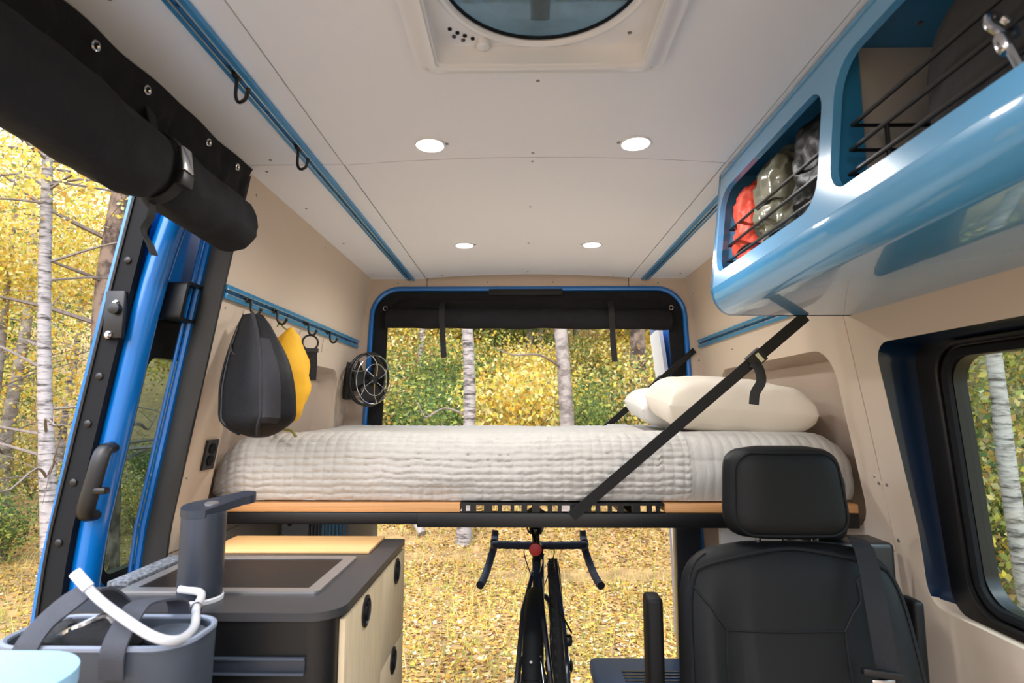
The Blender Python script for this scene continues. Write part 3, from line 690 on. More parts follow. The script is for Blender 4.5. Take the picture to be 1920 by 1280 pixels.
for k in range(6):
    a = math.pi * k / 3 + .3; d = u_ * math.cos(a) + v_ * math.sin(a); e = u_ * math.cos(a + .5) + v_ * math.sin(a + .5)
    b = B(); tube(b, spline([fc + d * .118, fc + d * .105 + fa * .028, fc + (d + e) * .035 + fa * .036, fc + e * .018 + fa * .036], 4), .0022, 5); obj('guard_wire', b, chrome_m, cf)
    if k % 2 == 0:
        b = B(); sheet(b, 8, 6, lambda s, t: fc + (d * math.cos((t - .5) * 1.3) + (fa.cross(d)) * math.sin((t - .5) * 1.3)) * (.02 + .08 * s) + fa * (.016 * (t - .5) * 2)); obj('blade', b, black_m, cf, normals=False)
b = B(); lathe(b, [(.026, -.03), (.026, .02), (.018, .03)], fc, fa, 18); obj('hub', b, black_m, cf)
for k in range(3):
    a = 2.1 * k + .4; d = u_ * math.cos(a) + v_ * math.sin(a); b = B(); tube(b, [fc + d * .115 - fa * .02, fc - fa * .075 + d * .035], .004, 6); obj('stay', b, black_m, cf)

# black switch plate on the left wall by the bed
sp = thing('wall_socket', wall_pt(-1, 1.55, 1.12), 'black socket plate on the left wall at the corner of the bed', 'socket')
b = B(); z_ = (pick(388, 824, 1.55).z, pick(388, 880, 1.55).z); sheet(b, 1, 1, lambda s, t: wall_pt(-1, 1.525 + .055 * s, z_[1] + (z_[0] - z_[1]) * t, -.007), lambda s, t: wall_pt(-1, 1.525 + .055 * s, z_[1] + (z_[0] - z_[1]) * t, -.0005)); obj('plate', b, black_m, sp)
for k in (.3, .7):
    zz = z_[1] + (z_[0] - z_[1]) * k; b = B(); lathe(b, [(.014, 0), (.014, .003), (.009, .003)], wall_pt(-1, 1.552, zz, -.007), (1, 0, -.16), 14); obj('outlet', b, rubber_m, sp)

# ------------------------------------------------------------------ overhead cabinet on the right
oc = thing('overhead_cabinet', (.62, .6, 1.56), 'glossy light blue overhead cabinet with two open cubbies on the right', 'cabinet')
def fx(z): return .460 + (z - 1.63) * .115
ff = lambda u, v: V((fx(v), u, v)); fb = lambda u, v: V((fx(v) + .014, u, v))
ops = [(.945, 1.452, 1.662, 1.880), (.18, .905, 1.662, 1.888)]
outs = [(.925, 1.478, 1.63, 1.938), (-.40, .925, 1.63, 1.938)]
for o_, u_o in zip(ops, outs):
    b = B(); ring(b, rr(*o_, (.05, .055, .045, .05), 6, 4), rr(*u_o, .0005, 6, 4), ff, fb, 2); obj('face_panel', b, cab_m, oc, smooth=25)
prof = [(fx(1.632), 1.632)] + [(.508 - .048 * math.cos(a), 1.632 - .070 * math.sin(a)) for a in [math.radians(d) for d in range(9, 91, 9)]] + [(.62, 1.560), (.74, 1.560), (wx(1.56) + .004, 1.560)]
b = B(); sheet(b, len(prof) - 1, 6, lambda s, t: V((prof[round(s * (len(prof) - 1))][0], -.40 + 1.878 * t, prof[round(s * (len(prof) - 1))][1])), lambda s, t: V((prof[round(s * (len(prof) - 1))][0] + .010 * (1 - s), -.40 + 1.878 * t, prof[round(s * (len(prof) - 1))][1] + .010))); obj('belly_panel', b, cab_m, oc, smooth=30)
def end_loop(): return [(fx(1.938), 1.938)] + prof + [(wx(1.75), 1.75), (wx(1.938), 1.938)]
b = B(); plate(b, end_loop(), lambda u, v: V((u, 1.464, v)), lambda u, v: V((u, 1.4785, v))); obj('end_panel', b, cab_m, oc)
def div_loop(x0, x1): return [(max(x0, fx(1.93) + .012), 1.930), (max(x0, fx(1.64) + .012), 1.641), (x1, 1.641), (x1, 1.930)]
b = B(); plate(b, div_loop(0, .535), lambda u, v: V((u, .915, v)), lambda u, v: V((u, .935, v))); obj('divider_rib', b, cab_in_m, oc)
b = B(); plate(b, div_loop(.5352, .718), lambda u, v: V((u, .921, v)), lambda u, v: V((u, .929, v))); obj('divider', b, backpanel_m, oc)
b = B(); plate(b, end_loop(), lambda u, v: V((u, -.40, v)), lambda u, v: V((u, -.386, v))); obj('end_panel', b, cab_m, oc)
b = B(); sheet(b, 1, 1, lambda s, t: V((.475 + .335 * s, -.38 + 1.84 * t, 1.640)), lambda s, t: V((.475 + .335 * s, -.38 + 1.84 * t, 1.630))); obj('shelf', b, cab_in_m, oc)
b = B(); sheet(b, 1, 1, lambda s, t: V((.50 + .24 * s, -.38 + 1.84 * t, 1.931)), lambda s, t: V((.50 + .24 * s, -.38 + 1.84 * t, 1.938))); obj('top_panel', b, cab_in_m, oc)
b = B(); sheet(b, 1, 4, lambda s, t: V((wx(1.64 + .29 * t) - .030, -.38 + 1.84 * s, 1.64 + .29 * t)), lambda s, t: V((wx(1.64 + .29 * t) - .022, -.38 + 1.84 * s, 1.64 + .29 * t))); obj('back_panel', b, backpanel_m, oc)
for i, (ya, yb, _, _) in enumerate(ops):
    for z in (1.694, 1.735, 1.777):
        x = fx(z) + .026; b = B()
        P = [V((x + .13, yb - .012, z)), V((x, yb - .012, z)), V((x, ya + .012, z)), V((x + .13, ya + .012, z))]
        tube(b, P, .0036, 8); obj('guard_rod', b, black_m, oc)
    for y in (ya + .012, yb - .012):
        b = B(); tube(b, [V((fx(1.7) + .09, y, 1.645)), V((fx(1.7) + .09, y, 1.777))], .0036, 8); obj('guard_post', b, black_m, oc)
for y in (.86, 1.4):
    b = B(); screw(b, (.60, y, 1.931), (0, 0, -1), .006); obj('screw', b, steel_m, oc)

# things kept in the cubbies
def clump(name, c, a, m, label, seed, ex=2.6, amp=.012, ns=26, cords=()):
    t = thing(name, (c[0], c[1], c[2] - a[2]), label, 'bag')
    b = B(); lump(b, c, a, ex, 90, 64, amp, ns, None, None, seed); obj('body', b, m, t, smooth=60)
    for k, z in enumerate(cords):
        b = B(); e = 2 / ex; sg = lambda v: math.copysign(abs(v) ** e, v); cz_ = math.sqrt(max(0, 1 - abs((z - c[2]) / a[2]) ** ex)) ** (2 / 2.0)
        tube(b, [V((c[0] + (a[0] * cz_ + .004) * sg(math.cos(th)), c[1] + (a[1] * cz_ + .004) * sg(math.sin(th)), z + .008 * math.sin(2 * th + k))) for th in [2 * math.pi * i / 40 for i in range(40)]], .003, 5, closed=True); obj('lashing', b, web_m, t)
clump('stuff_sack', (.596, 1.400, 1.768), (.090, .050, .124), red_m, 'red wrinkled nylon sack in the rear cubby of the overhead cabinet', 2, 2.8, .012, 26, (1.71,))
clump('dry_bag', (.598, 1.258, 1.775), (.090, .078, .130), olive_m, 'shiny olive coated bag squeezed beside the red sack', 7, 2.7, .014, 22, (1.70, 1.765))
clump('dry_bag', (.605, 1.058, 1.775), (.092, .108, .130), dark_bag_m, 'black crinkled bag in the rear cubby beside the divider', 12, 2.7, .014, 22)
clump('duffel_bag', (.625, .58, 1.765), (.10, .235, .122), grey_bag_m, 'dark grey duffel bag lying in the front cubby of the overhead cabinet', 21, 3.4, .006, 12)

sk = thing('snap_hook', (.49, .56, 1.72), 'silver snap hook hanging on the guard rods of the front cubby', 'hook')
hp = V((fx(1.735) + .026 - .006, .590, 1.735))
b = B(); tube(b, spline([hp + V((.012, 0, -.012)), hp + V((.012, .004, .004)), hp + V((.004, .008, .016)), hp + V((-.012, .004, .014)), hp + V((-.016, 0, 0)), hp + V((-.010, -.008, -.016)), hp + V((-.012, -.016, -.035)), hp + V((-.012, -.03, -.075))], 5), .0045, 8); obj('hook_wire', b, chrome_m, sk)
b = B(); lathe(b, [(.006, 0), (.008, .004), (.008, .02), (.006, .024)], hp + V((-.012, -.014, -.04)), (0, .3, 1), 12); obj('collar', b, chrome_m, sk)
b = B(); torus(b, hp + V((-.012, -.036, -.098)), .022, .004, (1, .5, 0), 20, 6); obj('ring', b, chrome_m, sk)
# ------------------------------------------------------------------ bed
bed = thing('bed_platform', (0, 2.1, .99), 'black steel bed platform with wooden edge planks across the van', 'bed')
b = B(); box(b, -.885, .885, 1.632, 1.662, 1.006, 1.038, .003); obj('front_beam', b, frame_m, bed)
b = B(); box(b, -.32, .885, 1.622, 1.6325, 1.000, 1.039, .003); obj('beam_cover', b, frame_m, bed)
b = B(); box(b, -.885, .885, 2.60, 2.63, 1.006, 1.038, .003); obj('rear_beam', b, frame_m, bed)
for x in (-.85, -.28, .28, .85):
    b = B(); box(b, x - .015, x + .015, 1.66, 2.60, 1.008, 1.036); obj('cross_beam', b, frame_m, bed)
b = B(); box(b, -.888, -.203, 1.630, 1.72, 1.0395, 1.0635, .002); obj('edge_plank', b, wood_m, bed)
b = B(); box(b, .362, .888, 1.630, 1.72, 1.0395, 1.0635, .002); obj('edge_plank', b, wood_m, bed)
b = B(); box(b, -.888, .888, 1.722, 2.62, 1.048, 1.0635, .002); obj('deck', b, frame_m, bed)
b = B(); box(b, -.2, .36, 1.634, 1.722, 1.0575, 1.0635); obj('slotted_strip', b, frame_m, bed)
x = -.198; k = 0
while x < .35:
    wd = (.010, .016, .022, .012)[k % 4]; b = B(); box(b, x, x + wd, 1.636, 1.652, 1.0385, 1.058); obj('spacer', b, frame_m, bed); x += wd + (.013, .022, .016, .024, .020)[k % 5]; k += 1

# mattress
b = B(); MX0, MX1, MYF, MYB = -.915, .905, 1.665, 2.60
pl = rr(MX0, MX1, MYF, MYB, .10, 8, 6)
def inset(lp, d): return [(u * (1 - d / .9), MYF + (v - MYF) * (1 - 2 * d / .95) + d) for u, v in lp]
R = [[b.verts.new((u, v, z)) for u, v in inset(pl, d)] for d, z in ((.02, 1.0640), (.004, 1.072), (0, 1.10), (0, 1.16), (.006, 1.195), (.03, 1.21))]
n = len(pl)
for A, C in zip(R, R[1:]):
    for j in range(n): b.faces.new((A[j], A[(j + 1) % n], C[(j + 1) % n], C[j]))
b.faces.new(R[0][::-1]); b.faces.new(R[-1])
obj('mattress', b, sheet_m, None, 'white mattress on the raised bed platform', 'mattress')

# quilt draped over the mattress, stitched in small puffed cells
def qprof(t):
    """Front-to-back section of the quilt: t metres up from the front hem."""
    if t < .115: return (1.652 - .020 * math.sin(math.pi * min(1, t / .15)), 1.068 + t)
    a = (t - .115) / .12
    if a < 1.0:
        q = a * math.pi / 2; return (1.637 + .085 * (1 - math.cos(q)) + .0, 1.183 + .064 * math.sin(q))
    return (1.722 + (t - .235), 1.247 - .012 * math.sin(min(1, (t - .235) / .9) * math.pi) + .004)
QL = .235 + .885
def quilt_pt(s, tt):
    X0, X1 = -.925, .90
    x = X0 + (X1 - X0) * s; t = QL * tt ** 1.7; y, z = qprof(t)
    edge = max(0.0, (-.80 - x) / .125); z -= .075 * edge ** 2.4 * (1 if t > .1 else t / .1) ; y += .06 * edge ** 2
    edge = max(0.0, (x - .80) / .10); z -= .04 * edge ** 2 * (1 if t > .1 else t / .1); y += .035 * edge ** 2
    z += .006 * nz((x * 3.2, y * 3, 0)) * min(1, t / .1) + .010 * (1 if t > .12 else t / .12) * math.sin((x + .9) * 1.75) ** 2 * (-.6 if x < .35 else .4)
    wx_ = x + .006 * nz((x * 14, t * 14, 3)); wt = t + .0048 * nz((x * 20, t * 26, 8)) + .0022 * nz((x * 70, t * 40, 1))
    cu = .30 + .70 * abs(math.sin(math.pi * wx_ / .028)) ** .5; cv = abs(math.sin(math.pi * wt / .0195)) ** .6 * (1 + .6 * nz((x * 30, t * 40, 2)))
    p = cu * cv
    amp = .0066 * (1.0 - .45 * min(1, max(0, (t - .2) / .3)))
    if x > .435: p = cu * (.5 if x < .475 else .8); amp *= .8
    n_ = V((0, -1, .15)) if t < .115 else V((0, -math.cos((t - .115) / .12 * math.pi / 2), math.sin((t - .115) / .12 * math.pi / 2))) if t < .235 else V((0, 0, 1))
    fold = .006 * nz((x * 7, t * 11, 5)) * max(0, 1 - t / .16) + .010 * math.exp(-((x + .25) / .10) ** 2 - ((t - .02) / .025) ** 2) * -1
    return V((x, y, z)) + n_ * (p * amp + fold)
b = B(); sheet(b, 520, 190, quilt_pt, lambda s, t: quilt_pt(s, t) - (V((0, -.006, 0)) if t < .35 else V((0, 0, .006))))
obj('quilt', b, quilt_m, None, 'pale stone quilted bedspread draped over the front of the bed', 'bedding', smooth=80)

# pillows
def pillow(name, c, a, rot, m, label, seed):
    b = B(); c = V(c); nu, nv = 64, 44
    def f(sgn):
        def g(s, t):
            u = 2 * s - 1; v = 2 * t - 1
            uu = u * (1 - .05 * (1 - v * v)); vv = v * (1 - .07 * (1 - u * u))
            h = ((1 - abs(u) ** 5) * (1 - abs(v) ** 4.5)) ** .36
            wv = .10 * nz((u * 2.4 + seed, v * 2.4, 0)) + .05 * nz((u * 6, v * 6 + seed, 2)) * (1 - h * .5)
            ang = math.atan2(v, u); wv += .045 * math.sin(ang * 9 + seed) * max(0, max(abs(u), abs(v)) - .55)
            q = V((uu * a[0], vv * a[1], sgn * a[2] * (h * (1 + wv) + .02) - (.25 * a[2] * 0)))
            return c + rot @ q
        return g
    sheet(b, nu, nv, f(1), f(-1))
    return obj(name, b, m, None, label, 'pillow', 'pillows on the bed', smooth=80)
pillow('pillow', (.66, 2.30, 1.318), (.255, .19, .070), rotm('Y', 5) @ rotm('X', 6), sheet_m, 'white pillow at the back, beside the rear doors', 2.0)
pillow('pillow', (.640, 1.93, 1.336), (.225, .18, .084), rotm('Y', 4) @ rotm('X', 6), mat('cream_pillowcase', S(226, 216, 200), .85, var=.02, scale=6, bump=.12, bscale=60, sheen=.2), 'cream pillow in front, behind the seat headrest', 6.0)

# webbing straps that hold the bed up
def tie(P0, P1, wd, label, kb, tail, up):
    P0 = V(P0); P1 = V(P1); t = thing('tie_strap', P1, label, 'strap')
    b = B(); ribbon(b, [P0, P0.lerp(P1, .33), P0.lerp(P1, .66), P1], wd, .003, up); obj('webbing', b, web_m, t)
    q = P0.lerp(P1, kb); d = (P1 - P0).normalized(); s_ = V(up) - d * V(up).dot(d); s_.normalize(); nn = d.cross(s_)
    b = B(); sweep(b, [q - d * .022, q + d * .022], [(-.007, -wd * .62), (.007, -wd * .62), (.007, wd * .62), (-.007, wd * .62)], up=up); bk = obj('cam_buckle', b, black_m, t)
    if nn.y > 0: nn = -nn
    b = B(); sweep(b, [q - d * .012 + nn * .008, q - d * .002 + nn * .008], [(-.003, -wd * .45), (.003, -wd * .45), (.003, wd * .45), (-.003, wd * .45)], up=up); obj('buckle_bar', b, chrome_m, bk)
    b = B(); ribbon(b, spline([q + d * .018 + nn * .006] + [q + V(o) for o in tail], 5), wd * .8, .003, (.9, -.2, 0)); obj('strap_tail', b, web_m, t)
A0 = pick(1511, 592, 1.49); A1 = pick(1072, 968, 1.615)
tie(A0, (A1.x, 1.618, A1.z), .030, 'black webbing strap running from the overhead cabinet down to the bed edge', .205, [(0, -.012, -.025), (.004, -.016, -.06), (-.012, -.014, -.09), (-.018, -.016, -.12)], (0, -.25, 1))
b0 = pick(1304, 656, 2.685); b1 = pick(1112, 812, 2.66)
tie((b0.x - .003, 2.69, b0.z), (b1.x, 2.645, b1.z - .02), .028, 'black webbing strap across the rear opening behind the pillows', .36, [(.004, -.010, -.03), (.008, -.012, -.07), (.004, -.012, -.11)], (0, -.2, 1))

# ------------------------------------------------------------------ galley cabinet
GX0, GX1, GY0, GY1, GZ = -.838, -.341, 1.012, 1.578, .98
gl = thing('galley_cabinet', (-.59, 1.29, 0), 'black galley cabinet with pale wood doors beside the sliding door', 'cabinet')
flat = lambda z: (lambda u, v: V((u, v, z)))
b = B(); plate(b, rr(GX0 + .006, GX1 - .012, GY0 + .006, GY1 - .004, (.045, .01, .01, .045), 8), flat(0.0), flat(GZ - .0145)); body = obj('body', b, gbody_m, gl)
b = B(); plate(b, rr(GX0, GX1, GY0, GY1, (.055, .012, .012, .055), 10), flat(GZ - .014), flat(GZ)); obj('countertop', b, ctop_m, gl)
def wood_door(ya, yb, za, zb, ky, kz):
    b = B(); box(b, GX1 - .012, GX1 - .001, ya, yb, za, zb, .0015); d = obj('door', b, ash_m, gl)
    b = B(); lathe(b, [(.030, 0), (.030, .003), (.024, .005), (.022, .001), (.012, .001), (.010, .004)], (GX1 - .001, ky, kz), (1, 0, 0), 24); l_ = obj('latch', b, black_m, d)
    b = B(); box(b, GX1 + .001, GX1 + .005, ky - .004, ky + .004, kz - .018, kz + .018, .001); obj('thumb_bar', b, rubber_m, l_)
wood_door(1.055, 1.331, .06, GZ - .024, 1.19, .925)
wood_door(1.335, 1.573, .752, GZ - .024, 1.475, .925)
wood_door(1.335, 1.573, .40, .748, 1.455, .755 - .03)
wood_door(1.335, 1.573, .06, .396, 1.455, .36)
b = B(); box(b, GX0 + .1, GX1 - .055, GY0 + .001, GY0 + .007, .884, .906, .001); obj('drawer_pull', b, pump_m, gl)
b = B(); box(b, GX0 + .1, GX1 - .055, GY0 - .004, GY0 + .004, .905, .909, .001); box(b, GX0 + .1, GX1 - .055, GY0 - .004, GY0 + .004, .881, .885, .001); obj('pull_lip', b, bin_m, gl)

ck = thing('cooktop', (-.6, 1.245, GZ), 'black glass cooktop in a brushed metal frame set in the counter', 'cooktop')
b = B(); ring(b, rr(-.765, -.437, 1.135, 1.352, .004, 5), rr(-.788, -.412, 1.112, 1.375, .012, 5), flat(GZ + .0045), flat(GZ + .0002)); obj('metal_frame', b, alu_m, ck)
b = B(); plate(b, rr(-.7655, -.4365, 1.1345, 1.3525, .004, 5), flat(GZ + .003), flat(GZ + .0004)); obj('glass_top', b, glassblk_m, ck)
b = B(); box(b, -.79, -.395, 1.412, 1.572, GZ + .0003, GZ + .008, .002); obj('cutting_board', b, bamboo_m, None, 'bamboo cutting board lying at the back of the counter', 'cutting board')
b = B(); box(b, -.836, -.793, 1.15, 1.36, GZ + .0003, GZ + .010, .002); obj('speckled_pad', b, speck_m, None, 'speckled grey foam pad along the counter edge by the door', 'pad')

# water dispenser
pm = thing('water_dispenser', (-.615, 1.075, GZ), 'slate grey round water dispenser standing at the front of the counter', 'dispenser')
pc = V((-.615, 1.078, GZ + .0005))
b = B(); lathe(b, [(.0375, 0), (.0375, .145), (.0365, .150)], pc + V((0, 0, .004)), n=40); obj('column', b, pump_m, pm)
b = B(); lathe(b, [(.040, 0), (.040, .006), (.0378, .008)], pc, n=40); obj('base_ring', b, hose_m, pm)
def spl(h): 
    lp = []
    for i in range(17): a = math.radians(120 + 180 * i / 16); lp.append((pc.x + .039 * math.cos(a), pc.y + .039 * math.sin(a)))
    e = V((.034, .075))
    for i in range(17): a = math.radians(-60 + 180 * i / 16); lp.append((pc.x + e.x + .024 * math.cos(a), pc.y + e.y + .024 * math.sin(a)))
    return lp
b = B(); lo = spl(0); plate(b, lo, lambda u, v: V((u, v, pc.z + .152 + .10 * (v - pc.y))), lambda u, v: V((u, v, pc.z + .166 + .12 * (v - pc.y)))); tpl = obj('spout_head', b, pump_m, pm)
b = B(); lathe(b, [(.012, 0), (.012, .0025), (.009, .003)], pc + V((.008, .008, .1665)), (0, -.11, 1), 20); obj('button', b, alu_m, tpl)

# grey caddy with straps and hose
LZ = .70
b = B(); box(b, -.86, -.48, .80, .985, 0, LZ, .01); obj('step_box', b, gbody_m, None, 'low black box under the slate caddy in front of the galley', 'box')
cdy = thing('caddy', (-.63, .88, LZ), 'slate grey open caddy filled with gear in front of the counter', 'caddy')
CX0, CX1, CY0, CY1, CZ1 = -.770, -.497, .818, .946, .995
def cl(i, r=.045): return rr(CX0 + i, CX1 - i, CY0 + i, CY1 - i, r, 6, 3)
b = B(); LP = [(cl(.012), LZ + .0005), (cl(0.004), LZ + .012), (cl(0), CZ1), (cl(.006), CZ1), (cl(.008), LZ + .012)]
R = [[b.verts.new((u, v, z)) for u, v in lp] for lp, z in LP]; n = len(R[0])
for A, C in zip(R, R[1:]):
    for j in range(n): b.faces.new((A[j], A[(j + 1) % n], C[(j + 1) % n], C[j]))
b.faces.new(R[0][::-1]); b.faces.new(R[-1]); obj('tub', b, bin_m, cdy)
b = B(); tube(b, [V((u, v, CZ1 + .001)) for u, v in cl(.002)], .0045, 6, closed=True); obj('rim', b, binrim_m, cdy)
def cad_strap(xa, xb, h, lean):
    b = B(); P = spline([(xa, CY0 - .005, CZ1 - .035), (xa, CY0 - .005, CZ1 + .004), (xa + lean * .3, CY0 + .03, CZ1 + .035), ((xa + xb) / 2 + lean, (CY0 + CY1) / 2, CZ1 + h), (xb, CY1 - .012, CZ1 + .03), (xb, CY1 + .003, CZ1 - .002)], 5)
    ribbon(b, P, .034, .0035, (1, 0, 0)); return obj('carry_strap', b, caddy_strap_m, cdy)
cad_strap(-.585, -.575, .042, -.012); cad_strap(-.705, -.665, .062, .018)
b = B(); lump(b, (-.55, .895, CZ1 - .008), (.045, .032, .012), 2.4, 24, 14); obj('lid', b, bin_m, cdy)
b = B(); lump(b, (-.632, .862, CZ1 - .004), (.055, .030, .022), 2.2, 28, 18, .006, 30); obj('cloth_bundle', b, fabric_m, cdy)
b = B(); lump(b, (-.695, .885, CZ1 - .02), (.05, .035, .028), 2.2, 28, 18, .010, 40, seed=4); obj('cloth_bundle', b, fabric2_m, cdy)
b = B(); tube(b, spline([(-.70, .865, CZ1), (-.67, .855, CZ1 + .014), (-.645, .88, CZ1 + .022), (-.62, .87, CZ1 + .008)], 6), .006, 8); obj('tool_handle', b, chrome_m, cdy)

h0 = pick(145, 1078, .86); hA = pick(180, 1118, .86); h1 = pick(228, 1156, .82); h2 = pick(290, 1194, .805); h3_ = pick(335, 1199, .83); h4 = pick(364, 1175, .90); h5 = pick(368, 1140, .97); h6 = pick(377, 1112, 1.034)
hs = thing('water_hose', h3_, 'clear curling water hose from the dispenser over the caddy', 'hose')
b = B(); tube(b, spline([h0, hA, h1, h2, h3_, h4, h5, h6, V((-.632, 1.043, h6.z + .004))], 8), .0066, 12); obj('tube', b, hose_m, hs)
b = B(); tube(b, spline([h0 + V((-.004, 0, .004)), h0.lerp(hA, .6)], 4), .0082, 12); obj('end_sleeve', b, white_m, hs)
b = B(); lathe(b, [(.009, -.004), (.009, .004)], h5, (h6 - h4).normalized(), 14); lathe(b, [(.004, 0), (.004, .022)], h5 + V((-.020, 0, 0)), (1, 0, 0), 8); obj('hose_clamp', b, chrome_m, hs)

# pale blue fold-out table, just its corner in view
tb = thing('fold_table', (-.80, .52, 0), 'pale blue table top with a rounded corner beside the sliding door', 'table')
b = B(); plate(b, rr(-.95, -.535, .36, .735, (.02, .075, .02, .02), 10), flat(1.010), flat(1.028)); obj('table_top', b, table_m, tb)
b = B(); lathe(b, [(.14, 0), (.14, .012), (.025, .016), (.022, 1.0), (.05, 1.01)], (-.75, .52, .0005), n=24); obj('pedestal', b, frame_m, tb)

# ------------------------------------------------------------------ items stored under the bed
cr_ = thing('storage_crate', (-.78, 2.35, .0), 'grey storage crate with blue slatted side under the bed', 'crate')
CT = .955
b = B(); ring(b, rr(-.89, -.66, 2.12, 2.55, .02, 4), rr(-.90, -.65, 2.11, 2.56, .02, 4), flat(0.001), flat(CT)); obj('shell', b, backpanel_m, cr_)
b = B(); box(b, -.892, -.658, 2.118, 2.552, .002, CT - .06, .0); obj('load', b, bin_m, cr_)
for i in range(11):
    b = B(); x = -.79 + .0125 * i; box(b, x, x + .006, 2.103, 2.1095, CT - .12, CT - .004); obj('slat', b, rail_m if i > 3 else bin_m, cr_)
b = B(); lathe(b, [(.008, 0), (.008, .004)], (-.86, 2.1099, CT - .04), (0, -1, 0), 12); obj('rivet', b, black_m, cr_)

for x, hw_ in ((-.70, .022), (.69, .055)):
    b = B(); box(b, x - hw_, x + hw_, 2.585, 2.64, 0.001, 1.0055, .006); obj('leg', b, navy_m if x > 0 else frame_m, bed)
pnl = B(); box(pnl, .56, .90, 1.78, 1.80, .001, 1.0, .004); obj('under_bed_cupboard', pnl, white_m, None, 'white cupboard front under the bed behind the seat', 'cupboard')

bb = thing('storage_box', (.36, 2.0, 0), 'dark blue lidded storage box under the bed beside the bicycle', 'box')
p0 = pick(1118, 1245, 1.9)
b = B(); box(b, .215, .53, 1.865, 2.15, .001, .40, .02, 3); obj('tub', b, bluebox_m, bb)
b = B(); box(b, .205, .54, 1.855, 2.16, .4005, .455, .02, 3); ld_ = obj('lid', b, bluebox_m, bb)
for i in range(7):
    b = B(); box(b, .30, .50, 1.90 + .022 * i, 1.91 + .022 * i, .4545, .4575, .001, 1); obj('ridge', b, navy_m, ld_)
b = B(); box(b, .235, .275, 1.88, 1.892, .4545, .4600, .002); obj('latch', b, black_m, ld_)
# ------------------------------------------------------------------ passenger seat facing the viewer
seat = thing('van_seat', (.51, 1.1, 0), 'black leather van seat with headrest and folded armrests', 'seat')
SX, SZ0, SZ1 = .507, .50, 1.050
def sw(v):
    t = abs(2 * v - 1); return (.250 - .030 * v) * max(0.0, 1 - t ** 7) ** (1 / 3.4)
def sy(v): return 1.135 + .105 * v
def seat_f(u, v, lift=0.0):
    x = SX + sw(v) * u
    bul = .050 * max(0, 1 - abs(u) ** 3.2) ** .5 * max(0, 1 - abs(2 * v - 1) ** 9) ** .5
    bol = .024 * math.exp(-((abs(u) - .80) / .13) ** 2) * min(1, v * 4) * max(0, 1 - max(0, v - .55) / .4) + .012 * math.exp(-((v - .38) / .3) ** 2) * (abs(u) < .5)
    return V((x, sy(v) - bul - bol - lift, SZ0 + (SZ1 - SZ0) * v))
def seat_b(u, v): return V((SX + sw(v) * u, sy(v) + .070 * max(0, 1 - abs(u) ** 4) ** .5 * max(0, 1 - abs(2 * v - 1) ** 9) ** .5, SZ0 + (SZ1 - SZ0) * v))
b = B(); sheet(b, 48, 48, lambda s, t: seat_f(2 * s - 1, .004 + .992 * t), lambda s, t: seat_b(2 * s - 1, .004 + .992 * t)); back = obj('backrest', b, seat_m, seat, smooth=60)
def suv(px, py):
    v = .8
    for _ in range(6):
        p = pick(px, py, sy(v) - .05); v = (p.z - SZ0) / (SZ1 - SZ0)
    return max(-.97, min(.97, (p.x - SX) / max(.05, sw(v)))), v
def seam(pts, r=.0022, m=seat2_m):
    uv = [suv(*p) for p in pts]; P = []
    for (a, c), (d, e) in zip(uv, uv[1:]): P += [seat_f(a + (d - a) * i / 8, c + (e - c) * i / 8, .0005) for i in range(8)]
    P.append(seat_f(*uv[-1], .0005)); b = B(); tube(b, P, r, 6); obj('seam', b, m, back)
seam([(1366, 1278), (1364, 1240), (1365, 1183), (1474, 1184), (1583, 1183), (1590, 1240), (1595, 1278)])
seam([(1365, 1183), (1335, 1140), (1300, 1095), (1290, 1060), (1274, 1045)])
seam([(1583, 1183), (1600, 1150), (1616, 1128), (1610, 1090), (1604, 1030), (1600, 1016)])
b = B(); P = [seat_f(-.93, .05 + .86 * i / 30, .002) for i in range(31)] + [seat_f(-.93 + 1.86 * i / 30, .91 + .075 * math.sin(math.pi * min(1, i / 30)) ** .6, .002) for i in range(31)] + [seat_f(.93, .91 - .86 * i / 30, .002) for i in range(31)]
tube(b, P, .0038, 6); obj('piping', b, rubber_m, back)
hz0, hz1, HX = 1.052, 1.243, .524
def hw(v):
    t = abs(2 * v - 1); return (.131 - .016 * max(0, v - .3)) * max(0.0, 1 - t ** 6) ** (1 / 4)
def head_f(u, v, lift=0.0): return V((HX + hw(v) * u, 1.255 + .02 * v - .045 * (max(0, 1 - abs(u) ** 4) * max(0, 1 - abs(2 * v - 1) ** 6)) ** .5 - lift, hz0 + (hz1 - hz0) * v))
def head_b(u, v): return V((HX + hw(v) * u, 1.255 + .02 * v + .058 * (max(0, 1 - abs(u) ** 4) * max(0, 1 - abs(2 * v - 1) ** 6)) ** .5, hz0 + (hz1 - hz0) * v))
b = B(); sheet(b, 36, 30, lambda s, t: head_f(2 * s - 1, .004 + .992 * t), lambda s, t: head_b(2 * s - 1, .004 + .992 * t)); hr = obj('headrest', b, seat_m, seat, smooth=60)
b = B(); lp = rr(-.88, .88, .06, .93, (.18, .20, .20, .18), 8, 6); tube(b, [head_f(u, v, .001) for u, v in lp], .0028, 6, closed=True); obj('piping', b, rubber_m, hr)
for x in (-.06, .06):
    b = B(); tube(b, [(HX + x, 1.262, 1.02), (HX + x, 1.262, 1.075)], .007, 10); obj('headrest_post', b, chrome_m, hr)
b = B(); box(b, SX - .235, SX + .235, .62, 1.14, .40, .53, .05, 4); obj('seat_cushion', b, seat_m, seat, smooth=60)
b = B(); box(b, SX - .18, SX + .18, .68, 1.14, .001, .395, .02); obj('seat_base', b, black_m, seat)
def arm(x, zt, zb, wd, yy):
    b = B(); box(b, x - wd, x + wd, yy - .025, yy + .03, zb, zt, .009, 3); a_ = obj('armrest', b, seat2_m, seat)
    return a_
pa = pick(1226, 1118, 1.24); arm(pa.x, pa.z, .62, .0165, 1.25)
